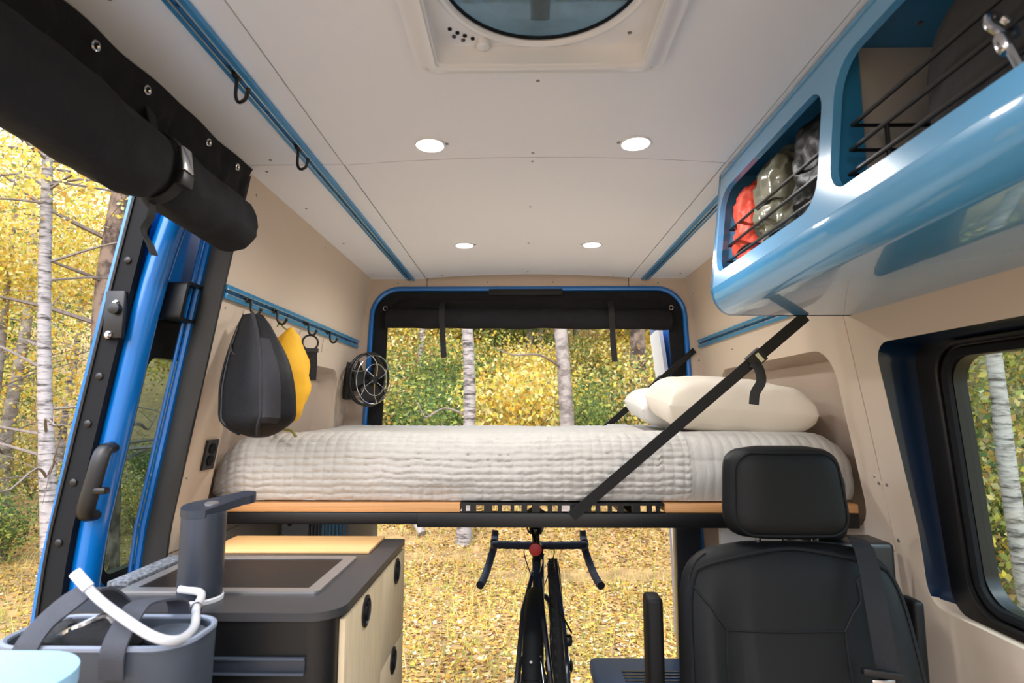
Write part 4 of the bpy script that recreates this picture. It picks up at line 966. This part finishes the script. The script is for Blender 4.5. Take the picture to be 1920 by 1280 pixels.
pb = pick(1703, 1118, 1.30); arm(pb.x, pb.z, .62, .012, 1.29)
for x, sx_ in ((pa.x + .012, SX - .20), (pb.x - .008, SX + .20)):
    b = B(); tube(b, [(x, 1.24, .66), (sx_, 1.2, .66)], .014, 10); obj('armrest_pivot', b, black_m, seat)
# belt
b = B(); ribbon(b, spline([pick(1605, 1008, 1.275), pick(1612, 1016, 1.20), pick(1625, 1045, 1.17), pick(1640, 1120, 1.125), pick(1655, 1200, 1.10), pick(1672, 1290, 1.085)], 6), .036, .0025, (1, -.5, -.25)); blt = obj('seat_belt', b, strap_edge_m, seat)
q = pick(1652, 1262, 1.085); b = B(); box(b, q.x - .034, q.x + .034, q.y - .008, q.y + .004, q.z - .006, q.z + .006, .002, rot=rotm('Y', 8)); obj('belt_guide', b, black_m, blt)
b = B(); box(b, q.x - .020, q.x + .020, q.y - .008, q.y - .001, q.z - .03, q.z - .008, .002); obj('belt_tongue', b, chrome_m, blt)
# belt tower behind the seat
b = B(); box(b, .60, .80, 1.34, 1.44, .60, 1.025, .012, 3); obj('belt_tower', b, black_m, seat)
b = B(); box(b, .61, .715, 1.345, 1.43, 1.02, 1.185, .035, 4); obj('belt_cover', b, black_m, seat)

# ------------------------------------------------------------------ bicycle parked under the bed
bike = thing('bicycle', (.02, 2.2, 0), 'dark drop-bar bicycle standing under the bed, seen from behind', 'bicycle')
def bx_(y): return .006 + (y - 1.9) * .056
def bp(y, z, dx=0.0): return V((bx_(y) + dx, y, z))
RA = V(bp(1.92, .362)); HDG = V((1, -.056, 0)).normalized()
def wheel_parts(c, ax, root, R=.338, r=.022, knob=False):
    b = B(); torus(b, c, R, r, ax, 56, 12); ty = obj('tyre', b, tyre_m, root)
    q = V((0, 0, 1)).rotation_difference(ax).to_matrix()
    if knob:
        b = B()
        for i in range(72):
            a = 2 * math.pi * i / 72
            for k in (-1, 0, 1):
                aa = a + (.04 if k == 0 else 0); p = c + q @ V(((R + r * (1.0 if k == 0 else .82)) * math.cos(aa), (R + r * (1.0 if k == 0 else .82)) * math.sin(aa), k * .012))
                rad = (p - c).normalized(); t_ = ax.cross(rad).normalized()
                m3 = Matrix((t_, ax, rad)).transposed(); vs = box(b, -.007, .007, -.0045, .0045, -.002, .003)
                for v in vs: v.co = p + m3 @ v.co
        obj('tread_knobs', b, tyre_m, ty, kind='stuff')
    b = B(); torus(b, c, R - r - .006, .011, ax, 48, 8); obj('rim', b, frame_m, root)
    b = B(); lathe(b, [(.010, -.05), (.024, -.045), (.012, -.035), (.012, .035), (.024, .045), (.010, .05)], c, ax, 16); obj('hub', b, frame_m, root)
    for i in range(20):
        a = 2 * math.pi * i / 20; s_ = 1 if i % 2 else -1
        b = B(); tube(b, [c + q @ V((.02 * math.cos(a + .6 * s_), .02 * math.sin(a + .6 * s_), .04 * s_)), c + q @ V(((R - .03) * math.cos(a), (R - .03) * math.sin(a), 0))], .0012, 4); obj('spoke', b, chrome_m, root)
wheel_parts(RA, HDG, bike)
def rim_pt(deg, R): a = math.radians(deg); y = RA.y - R * math.cos(a); return V((bx_(y), y, RA.z + R * math.sin(a)))
sec = [(.026 * math.cos(math.radians(d)), .024 * math.sin(math.radians(d)) - .004) for d in range(0, 181, 15)] + [(.023 * math.cos(math.radians(d)), .021 * math.sin(math.radians(d)) - .004) for d in range(180, -1, -15)]
b = B(); path = [rim_pt(d, .362) for d in range(40, 161, 4)]
n_pts = len(path); rings = []
for p in path:
    rad = (V((p.x, p.y, p.z)) - V((p.x, RA.y, RA.z))).normalized(); rings.append([b.verts.new(p + HDG * q[0] + rad * q[1]) for q in sec])
for A, C in zip(rings, rings[1:]):
    for j in range(len(sec)): b.faces.new((A[j], A[(j + 1) % len(sec)], C[(j + 1) % len(sec)], C[j]))
b.faces.new(rings[0]); b.faces.new(rings[-1][::-1]); fd = obj('mudguard', b, rubber_m, bike)
q = rim_pt(46, .388); b = B(); lathe(b, [(.004, 0), (.004, .003)], q, (0, -.7, .7), 10); obj('rivet', b, chrome_m, fd)
for s in (-1, 1):
    b = B(); tube(b, [rim_pt(50, .37) + HDG * .026 * s, RA + HDG * .062 * s], .0028, 6); obj('mudguard_stay', b, black_m, bike)
    b = B(); tube(b, [RA + HDG * .066 * s, RA + V((0, .19, .26)) + HDG * .034 * s, bp(2.20, .735, .012 * s)], [.009, .009, .007], 8); obj('seat_stay', b, frame_b_m, bike)
    b = B(); tube(b, [RA + HDG * .066 * s, bp(2.34, .285, .035 * s)], [.009, .012], 8); obj('chain_stay', b, frame_b_m, bike)
b = B(); tube(b, [bp(2.345, .28), bp(2.175, .78)], .016, 12); obj('seat_tube', b, frame_b_m, bike)
b = B(); tube(b, [bp(2.178, .77), bp(2.115, .925)], .0137, 12); obj('seat_post', b, black_m, bike)
b = B(); tube(b, [bp(2.18, .745), bp(2.62, .665)], .016, 12); obj('top_tube', b, frame_b_m, bike)
b = B(); tube(b, [bp(2.345, .28), bp(2.655, .55)], .021, 12); obj('down_tube', b, frame_b_m, bike)
b = B(); tube(b, [bp(2.675, .50), bp(2.62, .69)], .021, 12); obj('head_tube', b, frame_b_m, bike)
for s in (-1, 1):
    b = B(); tube(b, spline([bp(2.672, .505, .0), bp(2.68, .49, .03 * s), bp(2.695, .42, .05 * s), bp(2.71, .16, .052 * s)], 5), .011, 8); obj('fork_blade', b, frame_b_m, bike)
b = B(); box(b, bx_(2.7) - .09, bx_(2.7) + .09, 2.655, 2.735, .0005, .15, .01); obj('fork_mount', b, frame_m, bike)
b = B(); box(b, bx_(1.95) - .06, bx_(1.95) + .06, 1.70, 2.15, .0005, .02, .004); obj('wheel_tray', b, frame_m, bike)
sd2 = lambda s, t: None
b = B(); lump(b, bp(2.10, .945), (.070, .13, .026), 2.3, 28, 14, shape=lambda p: V((p.x * (.62 - .42 * p.y), p.y, p.z))); sdl = obj('saddle', b, black_m, bike)
for s in (-1, 1):
    b = B(); tube(b, spline([bp(2.02, .93, .03 * s), bp(2.06, .90, .022 * s), bp(2.14, .898, .020 * s), bp(2.18, .93, .006 * s)], 4), .0035, 6); obj('saddle_rail', b, chrome_m, sdl)
b = B(); box(b, bx_(2.1) - .022, bx_(2.1) + .022, 2.09, 2.135, .885, .905, .004); obj('seat_clamp', b, black_m, bike)
b = B(); tube(b, [bp(2.085, .90, -.012), bp(2.05, .86, 0), bp(2.085, .90, .012)], .006, 6); obj('light_bracket', b, black_m, bike)
rl = pick(1004, 1031, 2.04); b = B(); lathe(b, [(.021, -.012), (.0225, 0), (.020, .005), (.008, .007)], (rl.x, 2.05, rl.z), (0, -1, .05), 24); obj('rear_reflector', b, redlens_m, bike)
b = B(); tube(b, [(rl.x, 2.055, rl.z), bp(2.14, rl.z + .01)], .006, 8); obj('reflector_arm', b, black_m, bike)
BY, BZ = 2.66, .698; bc = pick(1012, 1022, BY); bx0 = bc.x; BZ = bc.z
b = B(); tube(b, [bp(2.625, .695), V((bx0, 2.61, BZ)), V((bx0, BY, BZ))], .016, 10); obj('stem', b, black_m, bike)
for s in (-1, 1):
    P = spline([(bx0, BY, BZ), (bx0 + .10 * s, BY, BZ), (bx0 + .180 * s, BY + .003, BZ + .001), (bx0 + .203 * s, BY + .025, BZ - .004), (bx0 + .206 * s, BY + .075, BZ - .02), (bx0 + .219 * s, BY + .085, BZ - .065), (bx0 + .236 * s, BY + .04, BZ - .115), (bx0 + .250 * s, BY - .03, BZ - .142), (bx0 + .260 * s, BY - .075, BZ - .15)], 6)
    b = B(); tube(b, P, [.0165 + .0014 * (i % 3 == 0) for i in range(len(P))], 12); hb = obj('handlebar', b, bar_m, bike)
    b = B(); tube(b, spline([(bx0 + .205 * s, BY + .05, BZ), (bx0 + .204 * s, BY + .09, BZ + .012), (bx0 + .202 * s, BY + .10, BZ + .045)], 5), [.018, .018, .018, .018, .017, .017, .016, .016, .015, .015, .014][:11], 10); hd_ = obj('brake_hood', b, bar_m, hb)
    b = B(); sweep(b, spline([(bx0 + .204 * s, BY + .105, BZ + .02), (bx0 + .214 * s, BY + .115, BZ - .05), (bx0 + .228 * s, BY + .10, BZ - .10)], 5), circ(.004, 8, .010), up=(1, 0, 0)); obj('brake_lever', b, frame_m, hd_)
    b = B(); tube(b, spline([(bx0 + .05 * s, BY + .01, BZ - .01), (bx0 + .07 * s, BY + .09, BZ - .05), (bx0 + .04 * s, BY + .06, BZ - .14), (bx0 + .012 * s, BY - .02, BZ - .18)], 5), .0025, 6); obj('cable', b, black_m, bike)
b = B(); lathe(b, [(.035, -.002), (.072, -.0015), (.072, .0015), (.035, .002)], bp(2.345, .28, .036), HDG, 36); obj('chainring', b, frame_m, bike)
for s in (-1, 1):
    b = B(); box(b, bx_(2.345) + .048 * s - .006, bx_(2.345) + .048 * s + .006, 2.335, 2.355, .28 - .17 * (s > 0), .28 + .17 * (s < 0), .004); obj('crank_arm', b, black_m, bike)
b = B(); box(b, bx_(1.95) + .072, bx_(1.95) + .090, 1.92, 1.96, .20, .30, .006); obj('derailleur', b, black_m, bike)
b = B(); lathe(b, [(.03, 0), (.055, .018), (.03, .03)], RA + HDG * .03, HDG, 20); obj('cassette', b, steel_m, bike)

fw = thing('bicycle_wheel', (.095, 2.17, .04), 'spare knobbly bicycle wheel standing upright just right of the bicycle', 'wheel')
FWC = V((.102, 2.20, .405)); wheel_parts(FWC, V((1, -.03, .05)).normalized(), fw, .340, .0225, True)
ws = thing('wheel_stand', (.15, 2.1, 0), 'dark wheel stand rod leaning along the spare bicycle wheel', 'stand')
b = B(); tube(b, spline([pick(1042, 1052, 2.16), pick(1050, 1120, 1.98), pick(1060, 1200, 1.86), pick(1066, 1290, 1.75), V((.13, 1.70, .02))], 5), .007, 8); obj('rod', b, frame_b_m, ws)
q = pick(1066, 1200, 1.86); b = B(); lump(b, q, (.012, .014, .016), 3, 14, 10); obj('clamp', b, black_m, ws)
b = B(); tube(b, spline([pick(1052, 1150, 1.9), pick(1072, 1186, 1.86)], 3), .003, 6); obj('lever', b, black_m, ws)
b = B(); box(b, .07, .19, 1.62, 1.78, .0005, .02, .004); obj('foot', b, frame_m, ws)
b = B(); box(b, .085, .12, 2.0, 2.4, .0005, .045, .006); obj('wheel_trough', b, frame_m, ws)
# ------------------------------------------------------------------ the forest around the van
def ground_h(x, y):
    s = max(0.0, y - 6.6 - .8 * max(0, -x - 3.0) - .3 * max(0, x - 3))
    h = -.66 + .29 * s * min(1, s / 3.0)
    r = math.hypot(x, y - 1)
    if r > 24: h += (r - 24) * .30
    amp = min(1, max(0, (r - 3) / 3))
    return min(h, 11) + .05 * amp * nz((x * .9, y * .9, 0)) + .12 * amp * nz((x * .3, y * .3, 5))
lit_cols = [S(86, 60, 42), S(178, 142, 92), S(212, 172, 76), S(124, 86, 58), S(224, 190, 92), S(152, 106, 68), S(232, 214, 176), S(126, 132, 62), S(186, 134, 66), S(216, 186, 112), S(100, 72, 48)]
gm = mat('forest_floor', S(146, 118, 76), .95, var=.4, scale=5, bump=.5, bscale=12)
b = B(); NG = 120
def gxy(s, t):
    a = (2 * s - 1); c = (2 * t - 1); return 46 * math.copysign(abs(a) ** 1.7, a), 46 * math.copysign(abs(c) ** 1.7, c) + 2
sheet(b, NG, NG, lambda s, t: V((*gxy(s, t), ground_h(*gxy(s, t)))))
for f in b.faces:
    if f.normal.z < 0: f.normal_flip()
obj('ground', b, gm, None, kind='structure', normals=False, smooth=180)

def leaf_mesh(name, C, size, m, up=0.0, ratio=.62):
    """Folded leaves (two triangles each), one per centre."""
    n = len(C); size = np.broadcast_to(size, (n,)) * RNG.uniform(.7, 1.3, n)
    d = RNG.normal(size=(n, 3)); d[:, 2] *= (1 - up); d /= np.linalg.norm(d, axis=1)[:, None]
    r = RNG.normal(size=(n, 3)); r[:, 2] *= (1 - up); s = np.cross(d, r); s /= np.linalg.norm(s, axis=1)[:, None] + 1e-9
    if up > 0.5:
        s = np.cross(d, np.array([0, 0, 1.0]) + RNG.normal(size=(n, 3)) * .35); s /= np.linalg.norm(s, axis=1)[:, None] + 1e-9
    nn = np.cross(d, s)
    h = size[:, None]
    v = np.stack([C - d * h * .5, C + s * h * ratio * .5 + nn * h * .10, C + d * h * .5, C - s * h * ratio * .5 + nn * h * .10], 1).reshape(-1, 3)
    q = np.arange(n)[:, None] * 4; tri = np.concatenate([q + [0, 1, 2], q + [0, 2, 3]], 1).reshape(-1, 3)
    me = bpy.data.meshes.new(name); me.vertices.add(len(v)); me.vertices.foreach_set('co', v.astype(np.float32).ravel())
    me.loops.add(tri.size); me.loops.foreach_set('vertex_index', tri.astype(np.int32).ravel())
    me.polygons.add(len(tri)); me.polygons.foreach_set('loop_start', np.arange(0, tri.size, 3, dtype=np.int32)); me.polygons.foreach_set('loop_total', np.full(len(tri), 3, np.int32))
    me.update(); me.validate(); me.materials.append(m); return me

def put(name, me, loc, parent=None, **k):
    o = bpy.data.objects.new(name, me); COL.objects.link(o)
    if parent: o.parent = parent; o.location = V(loc) - W[parent]
    else: o.location = loc
    W[o] = V(loc); return tag(o, **k)

Y_ = S(234, 208, 88); YG = S(196, 198, 104); GR = S(128, 146, 88); DG = S(78, 102, 70); OR = S(212, 164, 88); PALE = S(244, 234, 186)
yellow_lm = leaf_mat('yellow_leaves', [Y_, PALE, YG, Y_, OR, GR])
mixed_lm = leaf_mat('mixed_leaves', [YG, GR, Y_, PALE, DG, GR, OR, S(150, 140, 120)])
green_lm = leaf_mat('green_leaves', [GR, DG, YG, S(134, 160, 84), DG, GR])
litter_lm = leaf_mat('fallen_leaves', lit_cols, .25)
grass_lm = leaf_mat('dry_grass', [S(206, 184, 110), S(168, 168, 90), S(140, 150, 80), S(214, 196, 136)], .4)

# fallen leaves
def scatter(n, xr, yr):
    x = RNG.uniform(*xr, n); y = RNG.uniform(*yr, n)
    return np.array([(a, c, ground_h(a, c) + .012) for a, c in zip(x, y)])
pts_ = np.concatenate([scatter(52000, (-3.2, 3.4), (3.3, 11)), scatter(32000, (-11, -1.6), (.5, 10)), scatter(10000, (-6, 6), (9, 15))])
put('fallen_leaves', leaf_mesh('fallen_leaves', pts_, .052, litter_lm, up=.8), (0, 0, 0), label='yellow and tan fallen leaves covering the forest floor', cat='leaves', kind='stuff')
g1 = scatter(3800, (-4, 4), (4.2, 10)); g2 = scatter(3800, (-10, -1.8), (1.5, 9)); gg = np.concatenate([g1, g2]); gg[:, 2] += .07
def blades(C):
    n = len(C); d = RNG.normal(size=(n, 3)) * .35; d[:, 2] = 1
    me_v = np.stack([C - d * .08 + np.array([.004, 0, 0]), C - d * .08 - np.array([.004, 0, 0]), C + d * RNG.uniform(.04, .2, (n, 1))], 1).reshape(-1, 3)
    tri = np.arange(3 * n).reshape(-1, 3); me = bpy.data.meshes.new('dry_grass'); me.from_pydata(me_v.tolist(), [], tri.tolist()); me.materials.append(grass_lm); return me
put('dry_grass', blades(gg), (0, 0, 0), label='thin dry yellow grass standing among the fallen leaves', cat='grass', kind='stuff')

# shrubs: stems plus a leaf cloud, three shapes shared by all
def shrub_proto(seed, n, m, hgt, rad, lsz):
    r = np.random.default_rng(seed); b = B(); C = []
    for k in range(9):
        a = r.uniform(0, 6.28); tip = V((math.cos(a) * rad * r.uniform(.2, .9), math.sin(a) * rad * r.uniform(.2, .9), hgt * r.uniform(.7, 1.0)))
        P = spline([(0, 0, 0), tip * .4 + V((r.normal() * .05, r.normal() * .05, .1)), tip], 4); tube(b, P, [.012 * (1 - .8 * i / (len(P) - 1)) for i in range(len(P))], 5)
        for q in range(n // 9):
            t = r.uniform(.15, 1.05) ** .7; c = tip * t; C.append([c.x + r.normal() * rad * .22, c.y + r.normal() * rad * .22, max(.03, c.z + r.normal() * hgt * .12)])
    me = bpy.data.meshes.new('stems'); b.to_mesh(me); b.free(); me.materials.append(twig_m)
    return me, leaf_mesh('foliage', np.array(C), lsz, m)
SHR = [shrub_proto(1, 2600, yellow_lm, 1.1, .75, .065), shrub_proto(2, 2600, mixed_lm, 1.3, .8, .062), shrub_proto(3, 2400, green_lm, 1.2, .8, .06)]
def shrub(kind, x, y, s, label, group):
    z = ground_h(x, y) - .02; t = thing('shrub', (x, y, z), label, 'shrub', group); a, c = SHR[kind]
    for nm, me in (('stems', a), ('foliage', c)):
        o = bpy.data.objects.new(nm, me); COL.objects.link(o); o.parent = t; W[o] = V((x, y, z))
    t.scale = (s, s, s * RNG.uniform(.85, 1.15)); t.rotation_euler = (0, 0, RNG.uniform(0, 6.28))
kinds = ('yellow-leaved shrub', 'mixed green and yellow shrub', 'green-leaved shrub')
def spaced(n, draw, dmin, taken=()):
    P = []
    for _ in range(n * 60):
        p = draw()
        if all(math.hypot(p[0] - q[0], p[1] - q[1]) > dmin for q in list(P) + list(taken)): P.append(p)
        if len(P) == n: break
    return P
def draw_rear():
    y = RNG.uniform(9.6, 18); return (RNG.uniform(-.42, .42) * y + .1, y)
def draw_left(): return (-RNG.uniform(6.0, 16), RNG.uniform(1.5, 13))
def draw_right():
    x = RNG.uniform(4.8, 11); return (x, RNG.uniform(.85, 1.6) * x)
for x, y in spaced(64, draw_rear, 1.15):
    k = int(RNG.choice([0, 0, 1, 1, 2, 2]))
    shrub(k, x, y, RNG.uniform(.6, 1.15) * (1 + .03 * y), kinds[k] + ' in the undergrowth on the slope behind the rear doors', 'shrubs behind the rear doors, ' + kinds[k])
for x, y in spaced(46, draw_left, 1.3):
    k = int(RNG.choice([0, 1, 1, 1, 2]))
    shrub(k, x, y, RNG.uniform(.6, 1.1), kinds[k] + ' in the undergrowth outside the sliding door', 'shrubs outside the sliding door, ' + kinds[k])
for x, y in spaced(26, draw_right, 1.2, [(3.62, 4.62)]):
    k = int(RNG.choice([0, 1, 2, 2]))
    shrub(k, x, y, RNG.uniform(.8, 1.5), kinds[k] + ' in the undergrowth outside the right-hand window', 'shrubs outside the window, ' + kinds[k])

# trees
def crown_mesh(seed, n, m, rad, hgt, lsz, clumps=60):
    r = np.random.default_rng(seed); c = r.normal(size=(clumps, 3)); c /= np.linalg.norm(c, axis=1)[:, None]; c *= r.uniform(.25, 1, (clumps, 1)) ** .5
    c *= np.array([rad, rad, hgt / 2]); P = c[r.integers(0, clumps, n)] + r.normal(size=(n, 3)) * rad * .17
    return leaf_mesh('foliage', P, lsz, m)
CROWN = [crown_mesh(5, 9000, yellow_lm, 1.7, 3.6, .085), crown_mesh(6, 9000, mixed_lm, 1.8, 4.2, .085), crown_mesh(7, 11000, green_lm, 1.8, 5.0, .085), crown_mesh(8, 3600, yellow_lm, 1.6, 3.4, .08, 40)]
def tree(x, y, r0, h, m, lean, label, group=None, crowns=(), branches=10, bz=(1.2, 5), z0=None, seed=0, blen=1.2):
    z = ground_h(x, y) - .1; t = thing('tree', (x, y, z), label, 'tree', group); r = np.random.default_rng(seed + int(abs(x * 100) + abs(y * 31)))
    ax = lambda s: V((x + lean[0] * s + .06 * math.sin(s * 1.1 + x), y + lean[1] * s + .05 * math.sin(s * .9 + y), z + s))
    b = B(); N = 26; tube(b, [ax(h * i / N) for i in range(N + 1)], [r0 * (1.25 if i == 0 else 1.08 if i == 1 else 1) * (1 - .75 * i / N) for i in range(N + 1)], 14)
    for v in b.verts: v.co += V((v.co.x - x, v.co.y - y, 0)).normalized() * .012 * nz(v.co * 5)
    obj('trunk', b, m, t, smooth=60)
    for k in range(branches):
        s = r.uniform(*bz); p = ax(s); a = r.uniform(0, 6.28); L = blen * r.uniform(.5, 1.3); d = V((math.cos(a), math.sin(a), r.uniform(-.1, .5)))
        P = [p, p + d * L * .35 + V((0, 0, .06)), p + d * L * .7 + V((r.normal() * .12, r.normal() * .12, r.normal() * .12)), p + d * L + V((r.normal() * .2, r.normal() * .2, r.normal() * .15))]
        b = B(); Q = spline(P, 4); tube(b, Q, [r0 * .16 * (1 - .85 * i / (len(Q) - 1)) + .002 for i in range(len(Q))], 5)
        for q in range(3):
            p2 = Q[4 + 3 * q if 4 + 3 * q < len(Q) else -1]; e = V((r.normal(), r.normal(), r.normal() * .6)).normalized() * L * .4
            tube(b, spline([p2, p2 + e * .5 + V((0, 0, .04)), p2 + e], 3), [.005, .0045, .004, .0035, .003, .0025, .002][:7], 4)
        obj('branch', b, twig_m, t)
    for ci, dz, dx, dy, sc in crowns:
        o = bpy.data.objects.new('foliage', CROWN[ci]); COL.objects.link(o); o.parent = t; o.location = ax(dz) + V((dx, dy, 0)) - W[t]; o.scale = (sc,) * 3; o.rotation_euler = (0, 0, r.uniform(0, 6.28)); W[o] = ax(dz)
    return t
def gx(px, y): return pick(px, 768, y).x
# seen through the rear doors
tree(gx(876, 8.0), 8.0, .100, 9, birch_m, (-.012, 0), 'pale birch trunk left of the middle of the rear opening', None, [(3, 6.5, 0, 0, 1)], 7, (1.6, 5))
tree(gx(1056, 8.7), 8.7, .122, 10, grey_bark_m, (0, 0), 'thick grey trunk right of the middle of the rear opening', None, [(1, 7, 0, 0, 1)], 6, (2.2, 6))
tree(gx(1205, 12.0), 12.0, .19, 9, pine_bark_m, (0, 0), 'broad dark brown trunk behind the rear strap', None, [(0, 6, .3, 0, 1.2)], 4, (2, 6))
tree(gx(790, 14.0), 14.0, .09, 9, birch_m, (.01, 0), 'slim pale trunk far behind the left side of the rear opening', None, [(2, 6, 0, 0, 1.1)], 3, (2, 6))
tree(gx(1010, 16.0), 16.0, .10, 9, grey_bark_m, (0, 0), 'slim grey trunk far back between the two near trunks', None, [(0, 5, 0, 0, 1.1)], 3, (2, 6))
# outside the sliding door
def side_x(px, y): return pick(px, 768, y).x
tree(side_x(88, 5.6) + .2, 5.6, .08, 8, birch_m, (-.10, .0), 'leaning birch outside the sliding door, nearest the left picture edge', None, [(3, 5.4, -.4, 0, .9)], 26, (1.2, 5.5), blen=1.7)
tree(side_x(196, 7.6), 7.6, .20, 10, pine_bark_m, (0, 0), 'thick brown trunk standing right behind the open sliding door', None, [(0, 4.8, -1.5, .6, .8)], 14, (1.2, 6), blen=1.8)
tree(side_x(-15, 8.5), 8.5, .07, 8, grey_bark_m, (.01, 0), 'thin grey tree at the very left edge outside the sliding door', None, [(3, 5, 0, 0, .9)], 12, (1.0, 6), blen=1.6)
tree(side_x(120, 12), 12.0, .08, 9, birch_m, (.03, 0), 'thin white birch farther back outside the sliding door', None, [(3, 5.4, 0, 0, .9)], 10, (1, 6), blen=1.5)
# outside the right-hand window
tree(3.86, 4.62, .072, 8, birch_m, (-.05, 0), 'white birch trunk seen through the right-hand side window', None, [(2, 6.4, 0, 0, 1)], 5, (2.6, 5))
# the wood behind
def draw_far():
    y = RNG.uniform(14, 28); return (RNG.uniform(-.55, .55) * y, y)
def draw_far_left():
    x = -RNG.uniform(9, 22); return (x, RNG.uniform(.55, 1.25) * -x * .95)
def draw_far_right():
    x = RNG.uniform(6, 16); return (x, RNG.uniform(.9, 1.75) * x)
for x, y in spaced(26, draw_far, 3.3):
    k = int(RNG.choice([0, 0, 1, 1, 2])); kind = ('yellow-leaved tree', 'mixed green and yellow tree', 'dark green tree')[k]
    tree(x, y, RNG.uniform(.08, .16), 9, grey_bark_m, (0, 0), kind + ' in the wood far behind the rear doors', 'trees far behind the rear doors, ' + kind, [(k, 3.2, 0, 0, 1.25), (k, 6, 0, 0, 1.2)], 0)
for x, y in spaced(17, draw_far_left, 3.0):
    k = int(RNG.choice([1, 2, 3, 3, 3, 3])); kind = ('yellow-leaved tree', 'mixed green and yellow tree', 'dark green tree', 'sparse yellow tree')[k]
    tree(x, y, RNG.uniform(.07, .14), 9, grey_bark_m, (0, 0), kind + ' in the wood far outside the sliding door', 'trees far outside the sliding door, ' + kind, [(k, 3.0, 0, 0, 1.1), (k, 6, 0, 0, 1.1)], 5, (1, 6), blen=1.6)
for x, y in spaced(12, draw_far_right, 2.8):
    k = int(RNG.choice([1, 2, 2])); kind = ('', 'mixed green and yellow tree', 'dark green tree')[k]
    tree(x, y, RNG.uniform(.08, .14), 9, grey_bark_m, (0, 0), kind + ' in the wood outside the right-hand window', 'trees outside the window, ' + kind, [(k, 2.6, 0, 0, 1.1), (k, 5.5, 0, 0, 1.2)], 0)
# fallen trunk on the slope
p0 = pick(728, 738, 9.0); p1 = pick(795, 815, 8.2)
p1.z = ground_h(p1.x, p1.y) + .05; p0 = V((p0.x - .15, 9.3, p1.z + .95))
b = B(); tube(b, spline([p0 + (p0 - p1) * .3, p0, p0.lerp(p1, .5) + V((0, 0, .05)), p1], 5), [.05] * 5 + [.055] * 5 + [.06] * 6, 10); obj('fallen_log', b, grey_bark_m, None, 'fallen grey log leaning on the slope behind the clip fan', 'log')
